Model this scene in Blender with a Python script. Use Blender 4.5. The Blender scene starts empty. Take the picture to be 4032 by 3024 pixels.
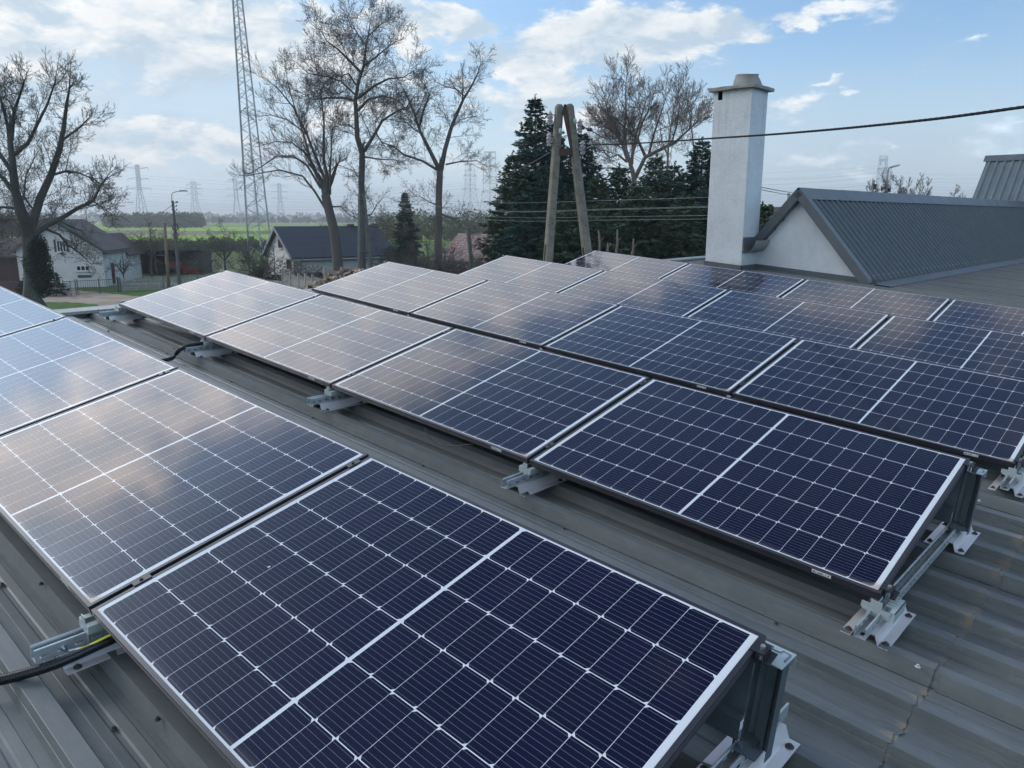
import bpy, math, random
import numpy as np
from mathutils import Matrix, Vector
PI = math.pi
random.seed(7)
sc = bpy.context.scene
col = sc.collection

# ---------------------------------------------------------------- frames
# roof frame (x down the roof, y across, z normal) -> world
G3 = np.array([[0.99684, 0.0, 0.07949], [0.00044, 0.99999, -0.00554], [-0.07949, 0.00556, 0.99682]])
MR = Matrix([list(G3[i]) + [0.0] for i in range(3)] + [[0, 0, 0, 1]])
F = 3013.67
def _rod(r):
    r = np.array(r); a = np.linalg.norm(r); K = np.array([[0, -r[2], r[1]], [r[2], 0, -r[0]], [-r[1], r[0], 0]]) / a
    return np.eye(3) + math.sin(a) * K + (1 - math.cos(a)) * K @ K
Rr = _rod((1.7255, 0.7166, -0.4690))
Cr = np.array([0.6437, -2.8095, 1.4203])
RW = Rr @ G3.T                       # world -> camera rows (right, down, forward)
CW = G3 @ Cr
GZ = CW[2] - 6.0                     # ground level
def ray(u, v):                       # u, v in the full photo's pixels
    return RW.T @ np.array([(u - 2016) / F, (v - 1512) / F, 1.0])
def at(u, v, D):                     # point seen at (u, v), D metres away horizontally
    d = ray(u, v); return Vector(CW + d * (D / math.hypot(d[0], d[1])))
def gnd(u, v):                       # ground point seen at (u, v)
    d = ray(u, v); return Vector(CW + d * ((GZ - CW[2]) / d[2]))
def below(u, D):                     # ground point in the direction of column u, D metres away
    p = at(u, 857, D); return Vector((p.x, p.y, GZ))

# ---------------------------------------------------------------- camera
cam_d = bpy.data.cameras.new('camera'); cam = bpy.data.objects.new('camera', cam_d); col.objects.link(cam)
cam_d.sensor_width = 36; cam_d.lens = F / 4032 * 36; cam_d.clip_start = 0.05; cam_d.clip_end = 30000
cam.matrix_world = Matrix([[RW[0][i], -RW[1][i], -RW[2][i], CW[i]] for i in range(3)] + [[0, 0, 0, 1]])
sc.camera = cam
sc.view_settings.view_transform = 'Standard'; sc.view_settings.look = 'None'
sc.view_settings.exposure = 0.48; sc.view_settings.gamma = 1.0
sc.cycles.max_bounces = 5; sc.cycles.diffuse_bounces = 2; sc.cycles.glossy_bounces = 3; sc.cycles.transmission_bounces = 2
sc.cycles.transparent_max_bounces = 4; sc.cycles.volume_bounces = 0; sc.cycles.use_denoising = True
sc.cycles.caustics_reflective = False; sc.cycles.caustics_refractive = False

# ---------------------------------------------------------------- sun and sky
SUN_AZ, SUN_EL = -108.0, 36.0
sun_d = bpy.data.lights.new('sun', 'SUN'); sun = bpy.data.objects.new('sun', sun_d); col.objects.link(sun)
sun_d.energy = 0.55; sun_d.angle = math.radians(14); sun_d.color = (1.0, 0.97, 0.94)
_a, _e = math.radians(SUN_AZ), math.radians(SUN_EL)
sdir = Vector((math.sin(_a) * math.cos(_e), math.cos(_a) * math.cos(_e), math.sin(_e)))
sun.rotation_euler = sdir.to_track_quat('Z', 'Y').to_euler(); sun.location = sdir * 60

class NT:
    """small node-tree writer"""
    def __init__(s, nt): s.nt = nt; s.n = nt.nodes; s.l = nt.links
    def new(s, t, **kw):
        nd = s.n.new(t)
        for k, v in kw.items(): setattr(nd, k, v)
        return nd
    def put(s, sock, v):
        if hasattr(v, 'is_output') or isinstance(v, bpy.types.NodeSocket): s.l.new(v, sock)
        else: sock.default_value = v
    def m(s, op, a, b=None, c=None, clamp=False):
        nd = s.new('ShaderNodeMath', operation=op, use_clamp=clamp); s.put(nd.inputs[0], a)
        if b is not None: s.put(nd.inputs[1], b)
        if c is not None: s.put(nd.inputs[2], c)
        return nd.outputs[0]
    def vm(s, op, a, b=None, out=0):
        nd = s.new('ShaderNodeVectorMath', operation=op); s.put(nd.inputs[0], a)
        if b is not None: s.put(nd.inputs[1], b)
        return nd.outputs[out]
    def noise(s, vec, scale, detail=4, rough=0.5, dist=0.0):
        nd = s.new('ShaderNodeTexNoise'); s.put(nd.inputs['Vector'], vec); nd.inputs['Scale'].default_value = scale
        nd.inputs['Detail'].default_value = detail; nd.inputs['Roughness'].default_value = rough; nd.inputs['Distortion'].default_value = dist
        return nd.outputs['Fac']
    def map(s, v, a, b, c=0.0, d=1.0, smooth=False):
        nd = s.new('ShaderNodeMapRange', interpolation_type='SMOOTHSTEP' if smooth else 'LINEAR'); s.put(nd.inputs[0], v)
        for i, q in enumerate((a, b, c, d)): nd.inputs[i + 1].default_value = q
        return nd.outputs[0]
    def mix(s, f, a, b, mode='MIX'):
        nd = s.new('ShaderNodeMix', data_type='RGBA', blend_type=mode); s.put(nd.inputs[0], f)
        s.put(nd.inputs[6], a if not isinstance(a, tuple) else (*a, 1)[:4]); s.put(nd.inputs[7], b if not isinstance(b, tuple) else (*b, 1)[:4])
        return nd.outputs[2]
    def sep(s, v):
        nd = s.new('ShaderNodeSeparateXYZ'); s.put(nd.inputs[0], v); return nd.outputs
    def comb(s, x=0.0, y=0.0, z=0.0):
        nd = s.new('ShaderNodeCombineXYZ')
        for i, q in enumerate((x, y, z)): s.put(nd.inputs[i], q)
        return nd.outputs[0]

world = bpy.data.worlds.new('World'); sc.world = world; world.use_nodes = True
w = NT(world.node_tree); w.n.clear()
tc = w.new('ShaderNodeTexCoord'); dx, dy, dz = w.sep(tc.outputs['Generated'])
sky = w.new('ShaderNodeTexSky', sky_type='NISHITA', sun_disc=False, sun_elevation=_e, sun_rotation=_a,
            altitude=200, air_density=1.0, dust_density=2.2, ozone_density=1.6)
sdot = w.vm('DOT_PRODUCT', tc.outputs['Generated'], tuple(sdir), out=1)
az = w.m('MULTIPLY', w.m('ARCTAN2', dx, dy), 180 / PI); el = w.m('MULTIPLY', w.m('ARCSINE', dz), 180 / PI)
AE = w.comb(az, el, 0.0)
# warp the direction field so that the clouds get ragged, stretched edges
w3 = w.vm('MULTIPLY', tc.outputs['Generated'], (1.0, 1.0, 2.4))
n1 = w.new('ShaderNodeTexNoise'); w.l.new(w3, n1.inputs['Vector']); n1.inputs['Scale'].default_value = 7.0; n1.inputs['Detail'].default_value = 6; n1.inputs['Roughness'].default_value = 0.6
warp = w.vm('MULTIPLY', w.vm('SUBTRACT', n1.outputs['Color'], (0.5, 0.5, 0.5)), (16.0, 7.0, 0.0))
AEw = w.vm('ADD', AE, warp)
def px2ae(P, Q):                      # direction of a picture point, in degrees
    d = ray(P * 1.8228, Q * 1.8228); d /= np.linalg.norm(d)
    return math.degrees(math.atan2(d[0], d[1])), math.degrees(math.asin(d[2]))
BL = []                               # cloud masses: azimuth, elevation, half width, half height, weight
for P, Q, sa, se, wt in ((120, 60, 5, 1.6, .9), (330, 40, 6, 2.0, .9), (90, 120, 5, 1.1, .7), (420, 130, 5, 2.0, .9), (560, 60, 4, 2.2, .85), (640, 110, 4, 2.5, .8),
                         (310, 280, 5, .8, .7), (420, 330, 6, 1.5, .8), (250, 210, 3, .5, .5), (370, 218, 3, .35, .5), (120, 200, 5, 1.0, .4),
                         (740, 190, 5, 3.0, .6), (900, 60, 3, 1.3, .8), (990, 60, 2.2, 1.0, .8), (1150, 150, 4, 2.0, .9), (1250, 70, 5, 1.6, 1.0), (1430, 60, 5, 1.5, 1.0), (1350, 120, 5, 1.5, .8), (1560, 70, 4, .9, .8),
                         (1760, 25, 4, .5, .6), (1190, 230, 6, 1.8, .55), (1020, 230, 4, 1.6, .45), (1700, 225, 2.2, .9, .6), (1740, 330, 3, .6, .6), (1830, 355, 2, .4, .5), (1560, 250, 4, 1.2, .3), (1990, 130, 1.4, .3, .5), (1810, 175, 1.2, .3, .5), (2130, 300, 5, 1.2, .35), (950, 340, 8, 1.2, .4)):
    a_, e_ = px2ae(P, Q); BL.append((a_, e_, sa, se, wt))
HB = [(-58, 28.5, 22, 4.5, 1.1), (-90, 29, 9, 3.5, 1.3), (-74, 27, 4, 2.4, .9), (-70, 23.5, 9, 2.6, .8), (-57, 35, 8, 2.6, 1.0), (-50, 30, 9, 3.2, .9), (-38, 31, 8, 2.8, .8), (-64, 30, 7, 2.5, .7), (-19, 33, 6, 3.0, .75),
      (-68, 33, 7, 2.5, .7), (-82, 32, 7, 3, .8), (-10, 42, 8, 2.5, .35), (-60, 21, 8, 3, .7), (-42, 22, 9, 3, .6), (-116, 33, 14, 5, 1.0), (4, 33, 14, 6, .9), (30, 28, 16, 8, 1.0), (60, 42, 22, 12, 1.0), (150, 40, 50, 24, 1.2), (-160, 35, 36, 20, 1.2), (178, 12, 60, 12, 1.2), (-178, 12, 60, 12, 1.2), (-150, 12, 30, 10, 1.0), (100, 28, 34, 18, 1.2), (60, 18, 26, 10, 1.0), (0, 62, 30, 9, .6), (80, 70, 40, 9, .8)]  # masses behind the view are added to brighten the shaded walls and roof
BL += HB
acc = None
for a_, e_, sa, se, wt in BL:
    q = w.vm('MULTIPLY', w.vm('SUBTRACT', AEw, (a_, e_, 0)), (1 / sa, 1 / se, 0))
    ln = w.vm('LENGTH', q, out=1)
    b = w.map(ln, 0.25, 1.7, wt, 0.0, True)
    acc = b if acc is None else w.m('MAXIMUM', acc, b)
nz = w.noise(w3, 11.0, 8, 0.62, 0.3)
off = w.vm('ADD', w3, (-0.020, -0.004, 0.034)); nz2 = w.noise(off, 11.0, 8, 0.62, 0.3)
dens = w.m('ADD', acc, w.m('MULTIPLY', w.m('SUBTRACT', nz, 0.5), 1.8))
mask = w.map(dens, 0.25, 0.72, 0, 1, True)
thin = w.map(w.m('ADD', w.noise(w3, 3.0, 5, 0.55), w.m('MULTIPLY', acc, 0.25)), 0.40, 0.85, 0, 0.55, True)
lit = w.map(w.m('SUBTRACT', nz, nz2), -0.10, 0.12, 0, 1)
thick = w.map(dens, 0.7, 1.5, 0, 1)
ccol = w.mix(lit, (4.1, 5.05, 5.9), (7.7, 7.7, 7.6))
ccol = w.mix(w.m('MULTIPLY', thick, 0.55), ccol, (4.4, 5.1, 5.7))
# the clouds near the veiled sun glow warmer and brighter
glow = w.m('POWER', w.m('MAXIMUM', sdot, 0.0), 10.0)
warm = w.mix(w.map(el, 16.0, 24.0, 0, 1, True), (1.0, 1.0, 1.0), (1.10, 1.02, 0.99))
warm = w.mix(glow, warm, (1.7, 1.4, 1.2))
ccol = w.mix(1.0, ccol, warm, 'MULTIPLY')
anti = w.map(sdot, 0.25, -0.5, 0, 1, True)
ccol = w.mix(anti, ccol, (6.6, 9.8, 13.6))  # added bright blue fill in the unseen sky opposite the sun
hz = w.map(el, 0.0, 13.0, 0.75, 0.0, True)
SKB = (1.0, 1.0, 1.0)
base = w.mix(1.0, sky.outputs[0], (1.02, 1.26, 1.42), 'MULTIPLY')
veil = w.m('MULTIPLY', w.map(az, -38.0, -62.0, 0, 0.8, True), w.map(el, 21.0, 14.0, 0, 1, True))
base = w.mix(veil, base, (4.0, 5.2, 6.3))
base = w.mix(hz, base, (5.7, 6.6, 7.5))
thin = w.m('MULTIPLY', thin, w.map(el, 50.0, 36.0, 0.15, 1.0, True))
zen = w.map(el, 34.0, 54.0, 1.0, 0.52, True)
base = w.mix(1.0, base, w.comb(zen, zen, w.m('ADD', w.m('MULTIPLY', zen, 0.8), 0.2)), 'MULTIPLY')
skyc = w.mix(thin, base, (3.6, 4.7, 5.8))
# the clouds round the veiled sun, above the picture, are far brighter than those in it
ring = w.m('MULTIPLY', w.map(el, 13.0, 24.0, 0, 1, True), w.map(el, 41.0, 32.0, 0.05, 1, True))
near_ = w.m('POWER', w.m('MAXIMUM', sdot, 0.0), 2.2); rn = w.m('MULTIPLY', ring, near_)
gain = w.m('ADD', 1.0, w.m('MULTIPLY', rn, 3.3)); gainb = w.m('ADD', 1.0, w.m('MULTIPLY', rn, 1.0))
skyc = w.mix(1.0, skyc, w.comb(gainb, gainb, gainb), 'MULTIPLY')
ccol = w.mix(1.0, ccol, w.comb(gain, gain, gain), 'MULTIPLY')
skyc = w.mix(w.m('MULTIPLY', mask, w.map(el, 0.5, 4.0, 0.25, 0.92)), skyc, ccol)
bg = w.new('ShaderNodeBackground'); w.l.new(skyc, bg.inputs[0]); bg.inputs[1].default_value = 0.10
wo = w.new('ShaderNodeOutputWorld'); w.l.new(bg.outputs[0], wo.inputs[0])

# ---------------------------------------------------------------- helpers
def tag(o, label=None, cat=None, group=None, kind=None):
    if label: o['label'] = label
    if cat: o['category'] = cat
    if group: o['group'] = group
    if kind: o['kind'] = kind
    return o
def empty(name, M=None, **kw):
    o = bpy.data.objects.new(name, None); o.empty_display_size = 0.1; col.objects.link(o)
    if M is not None:
        o.matrix_world = M if isinstance(M, Matrix) else Matrix.Translation(M)
    return tag(o, **kw)
def kids(o): return [c for c in col.objects if c.parent is o]
def copy_tree(o, M=None):
    """copy of a thing with its parts and sub-parts (mesh data shared)"""
    def cp(x, par):
        c = x.copy(); col.objects.link(c)
        if par is not None:
            c.parent = par; c.matrix_parent_inverse = Matrix.Identity(4)
        for ch in CH.get(x.name, []): 
            d = cp(ch, c); CH.setdefault(c.name, []).append(d)
        return c
    c = cp(o, None)
    if M is not None: c.matrix_world = M
    return c
CH = {}
class MB:
    def __init__(s): s.v = []; s.f = []; s.mi = []
    def add(s, vs, fs, M=None, mi=0):
        b = len(s.v)
        s.v += [tuple(M @ Vector(p)) if M is not None else tuple(p) for p in vs]
        s.f += [tuple(b + i for i in f) for f in fs]; s.mi += [mi] * len(fs); return s
    def box(s, x0, x1, y0, y1, z0, z1, M=None, mi=0):
        vs = [(x, y, z) for z in (z0, z1) for y in (y0, y1) for x in (x0, x1)]
        return s.add(vs, [(0, 2, 3, 1), (4, 5, 7, 6), (0, 1, 5, 4), (2, 6, 7, 3), (0, 4, 6, 2), (1, 3, 7, 5)], M, mi)
    def prism(s, pts, h0, h1, axis='z', M=None, mi=0):
        """closed outline pts (2-D) extruded from h0 to h1 along an axis"""
        n = len(pts)
        mk = {'z': lambda p, h: (p[0], p[1], h), 'y': lambda p, h: (p[0], h, p[1]), 'x': lambda p, h: (h, p[0], p[1])}[axis]
        vs = [mk(p, h0) for p in pts] + [mk(p, h1) for p in pts]
        fs = [tuple(range(n))[::-1], tuple(range(n, 2 * n))] + [(i, (i + 1) % n, n + (i + 1) % n, n + i) for i in range(n)]
        return s.add(vs, fs, M, mi)
    def sheet(s, prof, h0, h1, th, axis='y', M=None, mi=0):
        """open 2-D profile given thickness th (offset along the normal), extruded"""
        P = [Vector(p) for p in prof]; off = []
        for i, p in enumerate(P):
            d = (P[min(i + 1, len(P) - 1)] - P[max(i - 1, 0)]); d.normalize(); off.append(p + Vector((-d.y, d.x)) * th)
        return s.prism([tuple(p) for p in P] + [tuple(p) for p in off[::-1]], h0, h1, axis, M, mi)
    def tube(s, pts, r, n=8, caps=True, M=None, mi=0):
        P = [Vector(p) for p in pts]; R_ = r if isinstance(r, (list, tuple)) else [r] * len(P)
        t0 = (P[1] - P[0]).normalized(); a = t0.orthogonal().normalized(); vs = []; fs = []
        for i, p in enumerate(P):
            t = (P[min(i + 1, len(P) - 1)] - P[max(i - 1, 0)]).normalized()
            a = (a - t * a.dot(t)).normalized(); b = t.cross(a)
            vs += [p + (a * math.cos(2 * PI * k / n) + b * math.sin(2 * PI * k / n)) * R_[i] for k in range(n)]
            if i: fs += [((i - 1) * n + k, (i - 1) * n + (k + 1) % n, i * n + (k + 1) % n, i * n + k) for k in range(n)]
        if caps: fs += [tuple(range(n))[::-1], tuple(range((len(P) - 1) * n, len(P) * n))]
        return s.add(vs, fs, M, mi)
    def lathe(s, prof, n=16, M=None, mi=0):
        """prof: (r, z) pairs round the z axis"""
        vs = [(r * math.cos(2 * PI * k / n), r * math.sin(2 * PI * k / n), z) for r, z in prof for k in range(n)]
        fs = [(i * n + k, i * n + (k + 1) % n, (i + 1) * n + (k + 1) % n, (i + 1) * n + k) for i in range(len(prof) - 1) for k in range(n)]
        fs += [tuple(range(n))[::-1], tuple(range((len(prof) - 1) * n, len(prof) * n))]
        return s.add(vs, fs, M, mi)
    def build(s, name, mat, parent=None, smooth=False, M=None, **kw):
        me = bpy.data.meshes.new(name); me.from_pydata(s.v, [], s.f); me.update()
        for m_ in (mat if isinstance(mat, (list, tuple)) else [mat]): me.materials.append(m_)
        if any(s.mi): me.polygons.foreach_set('material_index', s.mi)
        if smooth:
            me.polygons.foreach_set('use_smooth', [True] * len(me.polygons))
        return link(name, me, parent, M, **kw)
def link(name, me, parent=None, M=None, **kw):
    o = bpy.data.objects.new(name, me); col.objects.link(o)
    if parent is not None:
        o.parent = parent; CH.setdefault(parent.name, []).append(o)
    if M is not None: o.matrix_local = M
    return tag(o, **kw)
def smooth_by_angle(o, ang=40):
    try: o.data.shade_auto_smooth
    except Exception: pass
    me = o.data; me.polygons.foreach_set('use_smooth', [True] * len(me.polygons))
    me.set_sharp_from_angle(angle=math.radians(ang)); return o

def mat(name, colr, rough=0.6, metal=0.0, spec=0.5, var=0.0, vscale=3.0, bump=0.0, bscale=40.0, col2=None, coord='Object', stretch=None, rvar=0.0):
    """procedural material: noise-varied colour, roughness and bump"""
    m_ = bpy.data.materials.new(name); m_.use_nodes = True; t = NT(m_.node_tree); b = t.n['Principled BSDF']
    b.inputs['Roughness'].default_value = rough; b.inputs['Metallic'].default_value = metal; b.inputs['Specular IOR Level'].default_value = spec
    tcn = t.new('ShaderNodeTexCoord'); v = tcn.outputs[coord]
    if stretch: v = t.vm('MULTIPLY', v, stretch)
    n_ = t.noise(v, vscale, 6, 0.6); n2 = t.noise(v, vscale * 7.3, 4, 0.6)
    f_ = t.map(t.m('ADD', t.m('MULTIPLY', n_, 0.7), t.m('MULTIPLY', n2, 0.3)), 0.32, 0.68)
    c2 = col2 or tuple(min(1, q * (1 + var)) for q in colr)
    c1 = colr if col2 else tuple(q * (1 - var) for q in colr)
    t.l.new(t.mix(f_, c1, c2), b.inputs['Base Color'])
    if rvar: t.l.new(t.map(n_, 0.3, 0.7, max(0.02, rough - rvar), min(1, rough + rvar)), b.inputs['Roughness'])
    if bump:
        bp = t.new('ShaderNodeBump'); bp.inputs['Strength'].default_value = bump; bp.inputs['Distance'].default_value = 0.02
        t.l.new(t.noise(v, bscale, 5, 0.6), bp.inputs['Height']); t.l.new(bp.outputs[0], b.inputs['Normal'])
    return m_
# ================================================================ materials of the roof and the array
def roof_mat(name, c1, c2, rough=0.42, rust=False):
    m_ = bpy.data.materials.new(name); m_.use_nodes = True; t = NT(m_.node_tree); b = t.n['Principled BSDF']
    v = t.new('ShaderNodeTexCoord').outputs['Object']
    st = t.vm('MULTIPLY', v, (0.35, 2.2, 1.0))
    n_ = t.noise(st, 1.6, 6, 0.62); n2 = t.noise(v, 9.0, 6, 0.65); n3 = t.noise(t.vm('MULTIPLY', v, (0.6, 9.0, 1.0)), 5.0, 4, 0.6)
    f_ = t.map(t.m('ADD', t.m('MULTIPLY', n_, 0.5), t.m('ADD', t.m('MULTIPLY', n2, 0.25), t.m('MULTIPLY', n3, 0.25))), 0.36, 0.64)
    c = t.mix(f_, c1, c2)
    sp = t.map(t.noise(v, 55.0, 3, 0.6), 0.68, 0.75); c = t.mix(t.m('MULTIPLY', sp, 0.35), c, (0.22, 0.23, 0.22))
    wm = t.noise(t.vm('MULTIPLY', v, (0.5, 5.0, 1.0)), 2.2, 7, 0.7, 1.0); wl_ = t.map(t.m('ABSOLUTE', t.m('SUBTRACT', wm, 0.5)), 0.0, 0.02, 1.0, 0.0)
    c = t.mix(t.m('MULTIPLY', wl_, 0.25), c, (0.18, 0.205, 0.21)); db = t.map(t.noise(v, 1.1, 5, 0.7), 0.56, 0.70)
    c = t.mix(t.m('MULTIPLY', db, 0.32), c, (0.068, 0.084, 0.086))
    if rust:
        x, y, z = t.sep(v)
        # worn, rust-coloured tongues just above the sheet lap, where the water stands
        r1 = t.map(x, 0.02, 0.235, 0, 1); ny = t.noise(t.comb(t.m('MULTIPLY', x, 0.8), t.m('MULTIPLY', y, 4.5), 0.0), 3.2, 3, 0.6)
        rr = t.map(t.m('ADD', t.m('MULTIPLY', r1, 0.50), t.m('MULTIPLY', ny, 1.0)), 0.96, 1.10); gate = t.m('MULTIPLY', t.m('LESS_THAN', x, 0.25), t.m('GREATER_THAN', x, -0.05))
        rr = t.m('MULTIPLY', rr, gate)
        c = t.mix(t.m('MULTIPLY', rr, 0.6), c, (0.26, 0.205, 0.14))
    t.l.new(c, b.inputs['Base Color'])
    t.l.new(t.map(n_, 0.3, 0.7, rough, rough + 0.15), b.inputs['Roughness']); b.inputs['Specular IOR Level'].default_value = 0.35
    bp = t.new('ShaderNodeBump'); bp.inputs['Strength'].default_value = 0.25; bp.inputs['Distance'].default_value = 0.01
    t.l.new(t.noise(v, 4.0, 3, 0.5), bp.inputs['Height']); t.l.new(bp.outputs[0], b.inputs['Normal'])
    return m_
M_ROOF = roof_mat('coated_roof_sheet', (0.074, 0.090, 0.097), (0.136, 0.154, 0.160), 0.42, True)
M_ANX = roof_mat('graphite_roof_sheet', (0.048, 0.070, 0.088), (0.068, 0.094, 0.114), 0.45)
M_TRIM = mat('graphite_flashing', (0.080, 0.098, 0.115), 0.45, var=0.12, vscale=2.0, rvar=0.08)
M_FLASH = mat('weathered_flashing', (0.22, 0.25, 0.25), 0.4, var=0.18, vscale=3.0, rvar=0.1)
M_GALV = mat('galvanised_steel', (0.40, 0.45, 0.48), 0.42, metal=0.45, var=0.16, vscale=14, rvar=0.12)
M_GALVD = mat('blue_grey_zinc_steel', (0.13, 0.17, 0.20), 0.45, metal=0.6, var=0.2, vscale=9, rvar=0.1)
M_CLIP = mat('zinc_clip', (0.42, 0.50, 0.52), 0.5, metal=0.35, var=0.10, vscale=20)
M_ALU = mat('mill_aluminium', (0.62, 0.62, 0.64), 0.40, metal=0.35, var=0.10, vscale=10, rvar=0.1, stretch=(1, 0.3, 1))
M_BLACK = mat('black_anodised', (0.012, 0.013, 0.018), 0.42, metal=0.0, spec=0.6, var=0.2, vscale=12)
M_FRAME = mat('black_frame', (0.018, 0.018, 0.026), 0.38, spec=0.7, var=0.25, vscale=5, rvar=0.08)
M_BOLT = mat('steel_bolt', (0.55, 0.56, 0.58), 0.3, metal=0.9, var=0.15, vscale=60)
M_SCREW = mat('painted_screw', (0.045, 0.05, 0.055), 0.45, var=0.3, vscale=80)
M_SCREWB = mat('bare_screw', (0.50, 0.55, 0.52), 0.35, metal=0.7, var=0.2, vscale=80)
M_RUBBER = mat('rubber_washer', (0.05, 0.045, 0.05), 0.8, var=0.2, vscale=60)
M_LABEL = mat('white_label', (0.72, 0.74, 0.78), 0.5, var=0.05)
M_INK = mat('label_ink', (0.05, 0.05, 0.08), 0.6, var=0.1)
M_BACK = mat('backsheet_underside', (0.30, 0.33, 0.34), 0.7, var=0.06)
M_PLASTER = mat('white_plaster', (0.55, 0.61, 0.66), 0.9, var=0.15, vscale=1.1, bump=0.4, bscale=30)
def stained(name, base, topz):
    m_ = mat(name, base, 0.92, var=0.11, vscale=1.5, bump=0.45, bscale=26); t = NT(m_.node_tree); b = t.n['Principled BSDF']
    src = b.inputs['Base Color'].links[0].from_socket; v = t.new('ShaderNodeTexCoord').outputs['Object']
    st = t.noise(t.vm('MULTIPLY', v, (9.0, 9.0, 0.55)), 1.6, 5, .65); x, y, z = t.sep(v)
    f_ = t.m('MULTIPLY', t.map(st, .50, .72), t.map(z, topz - 1.6, topz, .12, .55)); c = t.mix(f_, src, (0.30, 0.30, 0.29))
    cr = t.noise(t.vm('MULTIPLY', v, (1.0, 1.0, .7)), 2.6, 8, .7); cr = t.m('LESS_THAN', t.m('ABSOLUTE', t.m('SUBTRACT', cr, .5)), .0035)
    c = t.mix(t.m('MULTIPLY', cr, .35), c, (0.2, 0.2, 0.2)); lo = t.map(t.m('ADD', z, t.m('MULTIPLY', t.noise(v, 9.0, 4, .6), .25)), .05, .30, .55, 0)
    c = t.mix(lo, c, (0.36, 0.33, 0.28)); t.l.new(c, b.inputs['Base Color']); return m_
M_PLASTER2 = stained('chimney_plaster', (0.54, 0.59, 0.63), 3.3)
M_CONC = mat('weathered_concrete', (0.155, 0.15, 0.13), 0.9, var=0.35, vscale=6, bump=0.5, bscale=50)
M_CONCL = mat('pale_cap_concrete', (0.24, 0.245, 0.24), 0.9, var=0.25, vscale=5, bump=0.5, bscale=40)
M_DARK = mat('opening_shade', (0.012, 0.012, 0.014), 0.9)  # near-black colour for the shade inside openings and recesses
M_WALL = mat('rendered_wall', (0.42, 0.43, 0.42), 0.9, var=0.1, vscale=1.5, bump=0.2)

def cell_mat():
    m_ = bpy.data.materials.new('solar_cells_under_glass'); m_.use_nodes = True; t = NT(m_.node_tree); b = t.n['Principled BSDF']
    v = t.new('ShaderNodeTexCoord').outputs['Object']; x, y, z = t.sep(v)
    oi = t.new('ShaderNodeObjectInfo')
    PX, PY = 0.0912, 0.18233
    u_ = t.m('SUBTRACT', t.m('ABSOLUTE', t.m('SUBTRACT', x, 0.861)), 0.006)
    cx = t.m('MULTIPLY', t.m('FRACT', t.m('DIVIDE', u_, PX)), PX)
    yy = t.m('DIVIDE', t.m('SUBTRACT', y, 0.020), PY); row = t.m('FLOOR', yy); fy = t.m('FRACT', yy); cy = t.m('MULTIPLY', fy, PY)
    ex = t.m('MINIMUM', cx, t.m('SUBTRACT', PX, cx)); ey = t.m('MINIMUM', cy, t.m('SUBTRACT', PY, cy))
    par = t.m('MODULO', t.m('ADD', row, 20.0), 2.0)
    side = t.m('ADD', t.m('MULTIPLY', par, cx), t.m('MULTIPLY', t.m('SUBTRACT', 1.0, par), t.m('SUBTRACT', PX, cx)))
    cell = t.m('MULTIPLY', t.m('GREATER_THAN', ex, 0.0007), t.m('GREATER_THAN', ey, 0.0014))
    cell = t.m('MULTIPLY', cell, t.m('GREATER_THAN', t.m('ADD', side, ey), 0.0115))
    for q, lo, hi in ((u_, 0.0, 9 * PX), (yy, 0.0, 6.0)):
        cell = t.m('MULTIPLY', cell, t.m('MULTIPLY', t.m('GREATER_THAN', q, lo), t.m('LESS_THAN', q, hi)))
    bus = t.m('LESS_THAN', t.m('ABSOLUTE', t.m('SUBTRACT', t.m('FRACT', t.m('MULTIPLY', fy, 10.0)), 0.5)), 0.022)
    # every half cell has its own very slight shade
    cid = t.comb(t.m('FLOOR', t.m('DIVIDE', t.m('SUBTRACT', x, 0.861), PX)), row, t.m('MULTIPLY', oi.outputs['Random'], 40.0))
    wn = t.new('ShaderNodeTexWhiteNoise', noise_dimensions='3D'); t.l.new(cid, wn.inputs['Vector'])
    c = t.mix(wn.outputs['Value'], (0.0028, 0.0046, 0.020), (0.0042, 0.0050, 0.024))
    c = t.mix(bus, c, (0.16, 0.17, 0.22))
    c = t.mix(cell, (0.58, 0.63, 0.68), c)
    # thin dust film, heavier toward the low edge, tan dried mud in the low right corner
    dn = t.noise(t.vm('ADD', v, t.comb(t.m('MULTIPLY', oi.outputs['Random'], 30.0), 0.0, 0.0)), 3.5, 5, 0.6)
    dust = t.m('MULTIPLY', t.map(dn, 0.3, 0.75), 0.010)
    lowd = t.map(t.m('ADD', y, t.m('MULTIPLY', dn, 0.05)), 0.02, 0.07, 0.22, 0.0)
    c = t.mix(t.m('ADD', dust, lowd), c, (0.33, 0.32, 0.31))
    n2 = t.noise(v, 22.0, 4, 0.6)
    cr = t.m('ADD', t.m('MULTIPLY', t.m('SUBTRACT', 1.722, x), 0.55), y)
    mud = t.map(t.m('ADD', cr, t.m('MULTIPLY', n2, 0.06)), 0.072, 0.105, 1.0, 0.0)
    c = t.mix(t.m('MULTIPLY', mud, 0.75), c, (0.42, 0.34, 0.25))
    vo = t.new('ShaderNodeTexVoronoi'); t.l.new(t.vm('ADD', v, t.comb(oi.outputs['Random'], 0.0, 0.0)), vo.inputs['Vector']); vo.inputs['Scale'].default_value = 2.4
    drop = t.m('LESS_THAN', t.m('ADD', vo.outputs['Distance'], t.m('MULTIPLY', n2, 0.03)), 0.032)
    sel = t.m('GREATER_THAN', t.sep(vo.outputs['Color'])[0], 0.80)
    c = t.mix(t.m('MULTIPLY', drop, sel), c, (0.5, 0.5, 0.5))
    t.l.new(c, b.inputs['Base Color'])
    b.inputs['IOR'].default_value = 1.5; b.inputs['Specular IOR Level'].default_value = 0.36
    t.l.new(t.map(dn, 0.3, 0.7, 0.055, 0.11), b.inputs['Roughness'])
    b.inputs['Specular Tint'].default_value = (0.90, 0.93, 1.0, 1)
    return m_
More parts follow.
